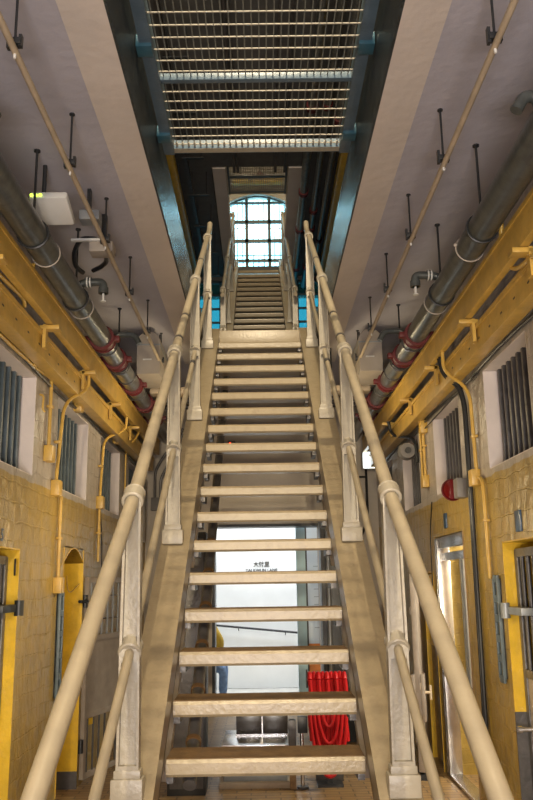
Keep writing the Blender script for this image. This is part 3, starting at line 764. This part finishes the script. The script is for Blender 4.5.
for s in (-1, 1):
    side = 'left' if s < 0 else 'right'
    t = thing('fan_unit', (s*1.04, 7.5, 3.5), 'rounded beige ceiling fan unit hanging at the far %s beside the stair' % side, 'fan unit')
    x0, x1 = sorted((s*.92, s*1.13)); m = MB()
    prof = []
    for q in range(13):
        a = math.pi*q/12; prof.append(((x0+x1)/2-math.cos(a)*.105, 3.74+.09*math.sin(a)))
    m.prism([(x0, 3.43)]+prof+[(x1, 3.43)], 'Y', 7.28, 7.85)
    m.build('casing', 'ahu', t)
    MB().box((x0-.006, 7.27, 3.70), (x1+.006, 7.86, 3.712)).build('seam', 'steelgrey', t)
    MB().box(((x0+x1)/2-.05, 7.272, 3.56), ((x0+x1)/2+.03, 7.28, 3.572)).build('badge', 'white', t)
    m = MB()
    for x in (x0+.03, x1-.03): m.cyl((x, 7.5, 3.75), (x, 7.5, 3.87), .007, seg=8)
    build_each(m, 'hanger', 'black', t)
    t = thing('cross_beam', (s*1.05, 8.15, 3.4), 'beige cross beam behind the far %s fan unit' % side, 'beam')
    x0, x1 = sorted((s*.62, s*1.10)); MB().box((x0, 7.95, 3.40), (x1, 8.12, 3.46), .005).build('beam', 'beamc', t)
    m = MB(); 
    for x in (x0+.1, x1-.06): m.cyl((x, 8.03, 3.46), (x, 8.03, 3.87), .009, seg=8)
    build_each(m, 'rod', 'black', t)
    t = thing('cross_pipe', (s*1.0, 8.6, 3.35), 'grey cross pipes beyond the %s fan unit' % side, 'pipe')
    m = MB().cyl((s*.55, 8.4, 3.42), (s*1.09, 8.4, 3.42), .03); m.cyl((s*.55, 8.75, 3.60), (s*1.45, 8.75, 3.60), .025); m.cyl((s*.5, 9.3, 3.55), (s*1.45, 9.3, 3.55), .03)
    build_each(m, 'pipe', 'iron', t)
    m = MB()
    for x in (.7, 1.0): m.cyl((s*x, 8.4, 3.42), (s*x, 8.4, Z1b), .008, seg=8).cyl((s*x, 9.3, 3.55), (s*x, 9.3, Z1b), .008, seg=8)
    build_each(m, 'rod', 'black', t)
# bent conduits on the far left
t = thing('conduit_bundle', (-1.2, 10.3, 2.4), 'bundle of dark bent conduits entering a box at the far left end wall', 'conduit')
for i in range(4):
    MB().tube([(-1.0+.0*i, 10.38-.02*i, 3.5-.07*i), (-1.30+.07*i, 10.42, 3.05-.10*i+.02), (-1.36+.07*i, 10.44, 2.95-.10*i), (-1.36+.07*i, 10.44, 2.62)], .018, 8, smooth=.08).build('conduit', 'iron', t)
MB().box((-1.40, 10.38, 2.46), (-1.10, 10.49, 2.62), .005).build('box', 'graybox', t)
t = thing('wall_cable', (1.2, 10.4, 2.4), 'black bent cable on the far right end wall', 'cable')
MB().tube([(1.34, 10.45, 3.6), (1.34, 10.45, 2.3), (1.2, 10.45, 2.0), (1.05, 10.45, 1.9)], .016, 8, smooth=.15).build('cable', 'rubber', t)
MB().tube([(1.34, 10.45, 2.85), (.95, 10.45, 2.85)], .013, 8).build('cable', 'rubber', t)
t = thing('wall_lamp', (1.4, 10.15, 3.0), 'small white lit lamp box high on the far right wall', 'lamp')
MB().box((1.28, 10.12, 2.93), (1.46, 10.22, 3.12), .01).build('diffuser', 'lamp', t); MB().box((1.27, 10.2, 2.92), (1.475, 10.24, 3.13), .004).build('housing', 'white', t)
t = thing('notice_board', (-1.47, 9.9, 2.1), 'pale green-white board at the far end of the left wall', 'board')
MB().box((-1.478, 9.55, 2.05), (-1.44, 10.2, 2.85), .004).build('board', 'white', t)
t = thing('indicator_lamp', (-.40, 9.9, 3.33), 'tiny red indicator light seen between the upper treads', 'lamp')
MB().box((-.43, 10.42, 3.26), (-.33, 10.498, 3.34), .004).build('housing', 'graybox', t); MB().sphere((-.40, 10.415, 3.30), .014).build('light', 'redled', t)

# ------------------------------------------------------------------ open gates into the corridor
# left gate leaf: bars above and below a steel plate
H0 = V((-1.46, 6.97, 0)); H1 = V((-1.27, 7.60, 0)); d = (H1-H0); L_ = d.length; u = d.normalized(); nrm = V((u.y, -u.x, 0))
Rm = Matrix((u, nrm, V((0, 0, 1)))).transposed()
t = thing('cell_gate', (H0.x, H0.y, 0), 'open iron gate on the left, steel plate between barred openings', 'gate')
def P_(a, z, off=0.): return H0+u*a+nrm*off+V((0, 0, z))
m = MB()
for a in (.02, L_-.02): m.obox(P_(a, .83), (.045, .035, 1.56), Rm, .004)
for z in (.07, .52, 1.12, 1.59): m.obox(P_(L_/2, z), (L_, .03, .045), Rm, .003)
m.build('frame', 'leafgrey', t)
m = MB(); m.obox(P_(L_/2, .82), (L_-.02, .012, .6), Rm); m.build('plate', 'leafgrey', t)
for i in range(6):
    a = .08+(L_-.16)*i/5
    MB().cyl(P_(a, 1.12), P_(a, 1.6), .009, seg=8).build('bar', 'steelgrey', t)
    MB().cyl(P_(a, .07), P_(a, .52), .009, seg=8).build('bar', 'iron', t)
m = MB(); 
for z in (1.27, 1.46): m.cyl(P_(0, z), P_(L_, z), .006, seg=6)
m.build('cross_wire', 'chrome', t)
m = MB()
for z in (.30, 1.42): m.cyl((-1.465, 6.95, z-.05), (-1.465, 6.95, z+.05), .022)
m.cyl((-1.44, 6.93, 1.42), (-1.48, 6.8, 1.42), .012); build_each(m, 'hinge', 'black', t)
MB().obox(P_(.12, .47, -.01), (.12, .02, .055), Rm).build('lock_tag', 'yellow_jamb', t)
# right door leaf
H0 = V((1.45, 7.72, 0)); H1 = V((1.24, 6.97, 0)); d = (H1-H0); L_ = d.length; u = d.normalized(); nrm = V((u.y, -u.x, 0))
Rm = Matrix((u, nrm, V((0, 0, 1)))).transposed()
t = thing('cell_door', (H0.x, H0.y, 0), 'open brown-grey steel cell door on the right with sliding bolt, edge-on', 'door')
MB().obox(P_(L_/2, .83), (L_, .05, 1.54), Rm, .006).build('leaf', 'leafgrey', t)
m = MB()
m.obox(P_(L_-.04, .62, .035), (.10, .03, .36), Rm, .004); m.obox(P_(L_-.04, .62, -.04), (.10, .03, .36), Rm, .004)
m.obox(P_(L_/2, .3, .03), (L_*.9, .02, .06), Rm); m.obox(P_(L_/2, 1.3, .03), (L_*.9, .02, .06), Rm)
build_each(m, 'lock_case', 'leafgrey', t)
c = P_(L_-.01, .66, 0); nn = V((1, 0, 0))
m = MB().cyl(c+nn*.03, c+nn*.10, .011).cyl(c+nn*.10+V((0, 0, -.055)), c+nn*.10+V((0, 0, .055)), .010); m.obox(c+V((.028, -.02, .05)), (.03, .01, .05)); m.build('bolt_handle', 'beigepipe', t)
MB().obox(P_(L_-.06, .02, .0), (.12, .16, .05), Rm).build('foot', 'black', t)

# ------------------------------------------------------------------ under and behind the stair
t = thing('tall_cabinet', (-.585, 6.7, 0), 'tall narrow dark cabinet standing behind the left of the stair', 'cabinet')
MB().box((-.74, 6.62, .0), (-.45, 6.9, 1.95), .006).build('body', 'black', t); MB().box((-.72, 6.612, .05), (-.47, 6.62, 1.9), .003).build('door', 'iron', t)
MB().cyl((-.50, 6.6, .95), (-.50, 6.6, 1.1), .008).build('handle', 'steelgrey', t)
t = thing('tall_cabinet', (.70, 9.4, 0), 'tall dark cabinet at the right of the bright doorway behind the hose', 'cabinet')
MB().box((.60, 8.6, 0), (.90, 8.9, 2.25), .006).build('body', 'black', t); MB().box((.62, 8.59, .05), (.88, 8.6, 2.2), .003).build('door', 'black', t)
t = thing('riser_pipe', (.62, 8.4, 0), 'thin dull vertical pipe in front of the right tall cabinet', 'pipe')
MB().cyl((.66, 8.45, 0), (.66, 8.45, 3.0), .022).build('pipe', 'steelgrey', t)
m = MB()
for z in (.6, 1.2, 1.8, 2.4): m.cyl((.66, 8.45, z), (.66, 8.45, z+.04), .032)
build_each(m, 'collar', 'iron', t)
t = thing('display_pedestal', (-.06, 7.0, 0), 'low silver-grey metal pedestal on the brick floor under the stair', 'pedestal')
MB().box((-.33, 6.85, .04), (.17, 7.5, .30), .01).build('body', 'steelgrey', t); MB().box((-.36, 6.80, .0), (.20, 7.55, .045), .004).build('plinth', 'beamc', t)
MB().box((-.34, 6.84, .295), (.18, 7.52, .31), .003).build('top', 'chrome', t)
t = thing('display_case', (0, 7.4, .31), 'two-part black glass display case standing on the silver pedestal', 'case')
for x0, x1 in ((-.24, -.028), (-.018, .19)): MB().box((x0, 7.25, .312), (x1, 7.5, .47), .003).build('glass_box', 'glassdark', t)
m = MB(); m.box((-.245, 7.245, .31), (.195, 7.505, .322)); m.box((-.028, 7.244, .312), (-.018, 7.26, .47)); m.build('frame', 'chrome', t)
t = thing('wooden_post', (.22, 6.8, 0), 'short square brown wooden post beside the pedestal', 'post')
MB().box((.185, 6.76, 0), (.235, 6.82, .50), .004).build('post', 'wood', t); MB().box((.18, 6.755, .30), (.24, 6.825, .5), .004).build('cap', 'iron', t)
t = thing('metal_stanchion', (.29, 6.8, 0), 'slim shiny metal stanchion between the wooden post and red hose', 'post')
MB().cyl((.285, 6.8, 0), (.285, 6.8, .50), .016).build('pole', 'chrome', t); MB().cyl((.285, 6.8, 0), (.285, 6.8, .015), .045).build('base', 'iron', t); MB().box((.255, 6.78, .40), (.33, 6.84, .52), .004).build('head', 'black', t)
t = thing('fire_hose', (.5, 6.7, .75), 'bright red fire hose hung in long loops under the stair', 'hose')
m = MB()
for i in range(9):
    x = .355+i*.034; y = 6.72+.02*(i % 2); bot = .40-.30*math.sin(math.pi*(i+.5)/9)+.02*random.random()
    pts = [(x, y, .80)]+[(x+.006*math.sin(q), y, .80-(.80-bot)*q/8) for q in range(1, 9)]
    m.tube(pts, .0185, 8)
    m.tube([(x, y, .80), (x, y+.03, .84), (x, y+.09, .84), (x, y+.12, .78)], .0185, 8, smooth=.03)
for i in range(4):
    w_, dpt = .14-.03*i, .62-.12*i
    m.tube([(.49+w_*math.cos(a), 6.69, .62-(dpt-.1)*math.sin(a)*1.0) for a in [math.pi*q/16 for q in range(17)]], .014, 8)
m.build('hose', 'hose', t)
m = MB().cyl((.33, 6.80, .80), (.66, 6.80, .80), .03).cyl((.33, 6.8, .8), (.34, 6.8, .8), .07).cyl((.65, 6.8, .8), (.66, 6.8, .8), .07).box((.48, 6.86, 0), (.52, 6.9, .8)).box((.40, 6.8, 0), (.60, 6.96, .02)); m.build('rack', 'black', t)
t = thing('steel_plate', (.5, 6.9, 0), 'dark upright panel behind the lower hose loops', 'panel')
MB().box((.40, 7.0, 0), (.62, 7.03, .5), .003).build('panel', 'iron', t)

# ------------------------------------------------------------------ the lane outside
struct('wall_lane', MB().box((-3.4, 13.0, 0), (3.4, 13.2, Z1b)), 'lane')
struct('wall_lane_left', MB().box((-3.5, YB+.3, 0), (-3.4, 13.2, Z1b)), 'lane')
struct('wall_lane_right', MB().box((3.4, YB+.3, 0), (3.5, 13.2, Z1b)), 'lane')
t = thing('wall_sign', (-.06, 12.995, 1.8), 'black bilingual lettering on the white lane wall behind the stair', 'sign')
text('大館里', (-.02, 12.995, 1.825), (math.pi/2, 0, 0), .085, 'black', t, 'chinese_lettering')
text('TAI KWUN LANE', (-.02, 12.995, 1.735), (math.pi/2, 0, 0), .064, 'black', t, 'english_lettering')
t = thing('wall_handrail', (0, 12.9, .85), 'thin black sloping handrail on the white lane wall', 'handrail')
MB().cyl((-.95, 12.92, .95), (.62, 12.92, .79), .016).build('rail', 'black', t)
for x in (-.38, .33): MB().tube([(x, 12.92, .90-.1*(x+.38)), (x, 12.92, .85-.1*(x+.38)), (x, 13.0, .84-.1*(x+.38))], .007, 8, smooth=.02).build('bracket', 'black', t)
t = thing('door_post', (.5, 10.9, 0), 'pale blue upright post at the right of the bright doorway', 'post')
MB().box((.435, 10.86, 0), (.555, 10.95, 2.4), .003).build('post', 'paleblue', t); MB().box((.557, 10.86, 0), (.575, 10.95, 2.4)).build('edge', 'black', t)
t = thing('poster_board', (.8, 11.6, 0), 'pale poster with fine lines and orange foot, right of the blue post', 'poster')
MB().box((.58, 11.3, .0), (.98, 11.33, 2.3), .003).build('board', 'poster', t); MB().box((.58, 11.29, .0), (.98, 11.3, .75)).build('orange_foot', 'orange', t)
m = MB()
for i in range(9): m.box((.68, 11.296, 1.75-i*.10), (.80+.05*(i % 3), 11.30, 1.758-i*.10))
m.build('lines', 'steelgrey', t)
t = thing('bench', (-1.0, 11.35, 0), 'low white bench outside the left of the doorway', 'bench')
MB().box((-1.5, 11.15, .40), (-.80, 11.6, .45), .006).build('seat', 'lane', t)
for x in (-1.45, -.88):
    for y in (11.2, 11.52): MB().box((x, y, 0), (x+.04, y+.04, .40)).build('leg', 'steelgrey', t)
t = thing('threshold_strip', (0, 10.42, 0), 'yellow strip on the floor across the doorway threshold', 'strip')
MB().box((-.60, 10.38, 0), (-.38, 10.44, .008)).build('strip', 'yellow_jamb', t, False)

# ------------------------------------------------------------------ seated person outside the doorway
def skin_body(name, verts, edges, radii, mat, parent, sub=2):
    me = bpy.data.meshes.new(name); loc = world_loc(parent)
    me.from_pydata([V(v)-loc for v in verts], edges, [])
    o = bpy.data.objects.new(name, me); COL.objects.link(o); o.parent = parent
    sk = o.modifiers.new('skin', 'SKIN'); sk.use_smooth_shade = True
    for i, r in enumerate(radii):
        v = me.skin_vertices[0].data[i]; v.radius = (r, r) if not isinstance(r, tuple) else r; v.use_root = (i == 0)
    ss = o.modifiers.new('sub', 'SUBSURF'); ss.levels = sub; ss.render_levels = sub
    me.materials.append(M[mat]); return o
pr = thing('person', (-.95, 11.35, 0), 'person in a mustard jacket and blue jeans seated outside the doorway, leaning forward', 'person')
px, py = -.96, 11.36
vt = [(px, py, .55), (px+.03, py, .72), (px+.09, py, .92), (px+.15, py, 1.06),            # 0-3 spine
      (px+.24, py-.17, 1.03), (px+.39, py-.18, .80), (px+.37, py-.13, .66),               # 4-6 near arm: shoulder elbow cuff
      (px+.14, py+.17, 1.05), (px+.22, py+.20, .80), (px+.36, py+.10, .62)]
sl_ = skin_body('jacket', vt, [(0, 1), (1, 2), (2, 3), (3, 4), (4, 5), (5, 6), (3, 7), (7, 8), (8, 9)],
                [(.16, .13), (.15, .12), (.17, .13), (.10, .09), .075, .062, .048, .07, .06, .045], 'jacket', pr)
vt = [(px, py, .53), (px, py-.10, .52), (px+.43, py-.13, .46), (px+.42, py-.13, .12), (px, py+.10, .52), (px+.43, py+.12, .50), (px+.40, py+.12, .12)]
skin_body('jeans', vt, [(0, 1), (1, 2), (2, 3), (0, 4), (4, 5), (5, 6)], [(.14, .12), .095, .07, .055, .095, .07, .055], 'jeans', pr)
vt = [(px+.16, py, 1.08), (px+.19, py, 1.15), (px+.22, py, 1.25), (px+.23, py, 1.33)]
skin_body('head', vt, [(0, 1), (1, 2), (2, 3)], [.05, .05, (.085, .075), (.08, .075)], 'skin', pr)
f = MB(); f.sphere((px+.315, py, 1.255), .018, (1, .8, 1.3)); f.box((px+.29, py-.025, 1.205), (px+.305, py+.025, 1.213), .003)
for q in (-1, 1): f.sphere((px+.22, py+q*.082, 1.26), .022, (.8, .4, 1.4))
f.build('face', 'skin', pr)
f = MB()
for q in (-1, 1): f.sphere((px+.298, py+q*.032, 1.28), .009)
build_each(f, 'eye', 'black', pr)
MB().sphere((px+.20, py, 1.33), .098, (1.0, .95, .85)).build('hair', 'hair', pr)
for hx, hy, hz in ((px+.335, py-.13, .63), (px+.37, py+.09, .60)):
    base = V((hx, hy, hz)); vv = [tuple(base), tuple(base+V((.025, 0, -.045))), tuple(base+V((.035, 0, -.075)))]; ee = [(0, 1), (1, 2)]; rr = [.024, (.036, .016), (.036, .015)]
    for q in range(4):
        r0 = len(vv); oy = -.027+q*.018; ln = (.032, .038, .036, .028)[q]
        vv += [tuple(base+V((.045, oy, -.085))), tuple(base+V((.065, oy, -.085-ln*.5))), tuple(base+V((.06, oy, -.09-ln)))]
        ee += [(2, r0), (r0, r0+1), (r0+1, r0+2)]; rr += [.0085, .008, .007]
    r0 = len(vv); vv += [tuple(base+V((.055, -.035, -.05))), tuple(base+V((.085, -.035, -.07)))]; ee += [(1, r0), (r0, r0+1)]; rr += [.010, .008]
    skin_body('hand', vv, ee, rr, 'skin', pr, 1)
for q in (-.13, .12):
    x = px+.42
    MB().sphere((x+.04, py+q, .045), .05, (2.3, .9, .9)).box((x-.08, py+q-.04, 0), (x+.16, py+q+.04, .02), .008).build('shoe', 'shoe', pr)

# ------------------------------------------------------------------ upper storey services
for s in (-1, 1):
    side = 'left' if s < 0 else 'right'
    t = thing('cable_trunking', (s*1.22, 8, 7.5), 'yellow trunking beam high on the upper storey %s wall, seen past the slab edge' % side, 'beam')
    MB().box((s*1.23-.05, 1.0, 7.42), (s*1.23+.05, 15.8, 7.55), .006).build('beam', 'yellow_jamb', t)
    m = MB()
    for i in range(12): m.cyl((s*1.22, 1.6+i*1.25, 7.55), (s*1.22, 1.6+i*1.25, Z2b), .02, seg=8)
    build_each(m, 'rod', 'black', t)
lab = ['grey pipe with red couplings nearest the far staircase, upper storey right', 'middle grey pipe of the three under the upper right ceiling', 'outer grey pipe of the three under the upper right ceiling']
for i, (X, Zp, r) in enumerate(((.73, 7.6, .06), (.93, 7.62, .05), (1.06, 7.4, .04))):
    t = thing('water_pipe', (X, 9, Zp), lab[i], 'pipe')
    MB().cyl((X, 1, Zp), (X, 16.3, Zp), r, seg=20).build('pipe', 'galv', t)
    for y in (6.2, 9.6, 12.0+i*.7, 13.4, 15.2):
        MB().cyl((X, y-.05, Zp), (X, y+.05, Zp), r+.018, seg=20).build('coupling', 'red', t)
    m = MB()
    for y in (4, 7, 10, 12.7, 15): m.cyl((X, y, Zp+r), (X, y, Z2b), .01, seg=8)
    build_each(m, 'hanger', 'black', t)
t = thing('cable_tray', (-.95, 9, 7.5), 'dark cable tray with hangers under the upper left ceiling', 'tray')
m = MB(); m.box((-1.06, 1, 7.5), (-1.0, 16, 7.51)); m.box((-1.06, 1, 7.5), (-1.055, 16, 7.57)); m.box((-1.005, 1, 7.5), (-1.0, 16, 7.57)); m.build('tray', 'iron', t)
m = MB()
for i in range(13):
    y = 1.5+i*1.15
    for x in (-1.03, -.80): m.cyl((x, y, 7.5), (x, y, Z2b), .008, seg=8)
    m.box((-1.08, y-.02, 7.48), (-.76, y+.02, 7.5))
build_each(m, 'hanger', 'black', t)
t = thing('ceiling_pipe', (0, 8, 7.7), 'dark pipes crossing the upper ceiling above the wire grille', 'pipe')
m = MB()
for x in (-.35, -.3, .28, .42): m.cyl((x, 1, 7.75), (x, 11.6, 7.75), .022, seg=10)
build_each(m, 'pipe', 'iron', t)
t = thing('smoke_detector', (0, 6.6, 7.8), 'black ceiling device seen through the overhead grille', 'detector')
MB().box((-.11, 6.2, 7.72), (-.02, 6.4, 7.88), .01).box((.0, 6.2, 7.72), (.09, 6.4, 7.88), .01).build('housing', 'black', t)
t = thing('yellow_pipe_run', (0, 18.2, 11), 'yellow pipe and red valve beneath the roof, behind the small far grille', 'pipe')
MB().cyl((-.6, 18.2, 11.02), (.6, 18.2, 11.02), .09).build('pipe', 'yellow_jamb', t); m = MB().sphere((.06, 18.0, 11.08), .09); m.box((-.22, 17.98, 10.98), (-.1, 18.06, 11.06)); m.build('valve', 'red', t)
MB().cyl((-.6, 18.0, 11.08), (.6, 18.0, 11.08), .03).build('pipe', 'galv', t)
MB().cyl((.06, 18.0, 11.1), (.06, 18.0, 12.0), .015).cyl((-.4, 18.2, 11.1), (-.4, 18.2, 12), .012).cyl((.4, 18.2, 11.1), (.4, 18.2, 12), .012).build('hangers', 'black', t)

# ------------------------------------------------------------------ lights
def area(name, loc, aim, sx, sy, power, col):
    l = bpy.data.lights.new(name, 'AREA'); l.shape = 'RECTANGLE'; l.size = sx; l.size_y = sy; l.energy = power; l.color = col
    o = bpy.data.objects.new(name, l); COL.objects.link(o); o.location = loc
    o.rotation_euler = (V(aim)-V(loc)).to_track_quat('-Z', 'Y').to_euler(); return o
def point(name, loc, power, col, r=.05):
    l = bpy.data.lights.new(name, 'POINT'); l.energy = power; l.color = col; l.shadow_soft_size = r
    o = bpy.data.objects.new(name, l); COL.objects.link(o); o.location = loc; return o
WARM = (1., .80, .49); NEU = (1., .88, .74)
def spot(name, loc, aim, power, col, ang=120, r=.06, blend=.5):
    l = bpy.data.lights.new(name, 'SPOT'); l.energy = power; l.color = col; l.shadow_soft_size = r; l.spot_size = math.radians(ang); l.spot_blend = blend
    o = bpy.data.objects.new(name, l); COL.objects.link(o); o.location = loc
    o.rotation_euler = (V(aim)-V(loc)).to_track_quat('-Z', 'Y').to_euler(); return o
spot('upper_lamp', (.05, 1.7, 7.75), (0, 5.5, 2.5), 1250, (1., .80, .5), 110, .035)
area('upper_corridor_fill', (0, 1.2, 7.3), (0, 16, 7.3), 1.4, .6, 320, (1., .84, .62))  # added fill for the upper trunking, slab strips and far flight
point('top_storey_fill', (0, 14.2, 11.4), 260, (1., .8, .5), .08)  # unseen light added to brighten the end wall above the arched window
area('front_fill', (0, -3.6, 1.8), (0, 5, 2.6), 2.6, 2.2, 75, (1., .92, .88))  # fill added behind the camera, facing the stair
area('ceiling_uplight_fill', (0, -1.6, .9), (0, 3.2, 4.2), 1.6, .5, 165, (1., .93, .92))  # uplight added behind the camera to brighten the ceiling
for s_ in (-1, 1):
    spot('wall_wash_fill', (s_*.75, -3.2, 2.7), (s_*1.6, 6.2, 1.35), 800, WARM, 44, .12, .9)  # spots added behind the camera to wash the side walls
for s_ in (-1, 1):  # lamps and housings added under the stringers to light walls and ceiling
    for n_, (y_, pw) in enumerate(((4.6, 12), (6.0, 13), (7.4, 11))):
        z_ = T1-(8.56-y_)*k-.36
        fx = thing('added_strip_lamp', (s_*.47, y_, z_), 'slim added wall-wash lamp housing under the %s stringer of the near stair, %s of three' % ('left' if s_ < 0 else 'right', ('lowest', 'middle', 'topmost')[n_]), 'lamp', 'added wall-wash lamps under the near stair')
        dy = .5; a_ = V((s_*.47, y_-dy, z_-dy*k)); b_ = V((s_*.47, y_+dy, z_+dy*k)); ax_ = (b_-a_).normalized()
        Rl = Matrix((V((1, 0, 0)), ax_, V((1, 0, 0)).cross(ax_))).transposed()
        MB().obox((a_+b_)/2, (.035, 1.22, .06), Rl, .004).build('housing', 'ahu', fx)
        l_ = area('wall_wash_strip', (s_*.495, y_, z_), (s_*1.5, y_, z_+.12), .045, 1.15, pw, WARM)
        xx = V((s_, 0, .12)).normalized(); l_.matrix_world = Matrix.Translation((s_*.495, y_, z_)) @ Matrix((ax_.cross(-xx), ax_, -xx)).transposed().to_4x4()
area('lane_light', (0, 12.0, 3.8), (0, 12.1, 0), 4, 1.2, 165, (.93, .97, 1.))
area('room_light', (2.7, 6.2, 2.1), (1.7, 7.15, 1.0), .5, .5, 75, (1., .9, .7))

w = bpy.data.worlds.new('World'); S.world = w; w.use_nodes = True
bg = w.node_tree.nodes['Background']; bg.inputs['Color'].default_value = (.50, .86, 1., 1); bg.inputs['Strength'].default_value = 8

# ------------------------------------------------------------------ camera
cam = bpy.data.cameras.new('camera'); co = bpy.data.objects.new('camera', cam); COL.objects.link(co)
cam.sensor_fit = 'VERTICAL'; cam.sensor_height = 36.; cam.lens = 820/800*36; cam.clip_start = .05
co.location = (0, 0, 1.544)
co.matrix_world = Matrix.Translation((0, 0, 1.544)) @ (Matrix.Rotation(math.radians(-.43467771785431525), 4, 'Z') @ Matrix.Rotation(math.radians(102.57542364711412), 4, 'X') @ Matrix.Rotation(math.radians(-.9), 4, 'Z'))
S.camera = co
fams = {}
for o in bpy.data.objects:
    if o.parent is None and 'category' in o.keys(): fams.setdefault(o.name.split('.')[0], []).append(o)
for n_, os_ in fams.items():
    if len(os_) > 1:
        for o in os_:
            if 'group' not in o.keys(): o['group'] = n_.replace('_', ' ')+'s of the cell corridor'
S.view_settings.view_transform = 'Standard'; S.view_settings.look = 'None'; S.view_settings.exposure = 0; S.view_settings.gamma = 1; S.view_settings.use_curve_mapping = False
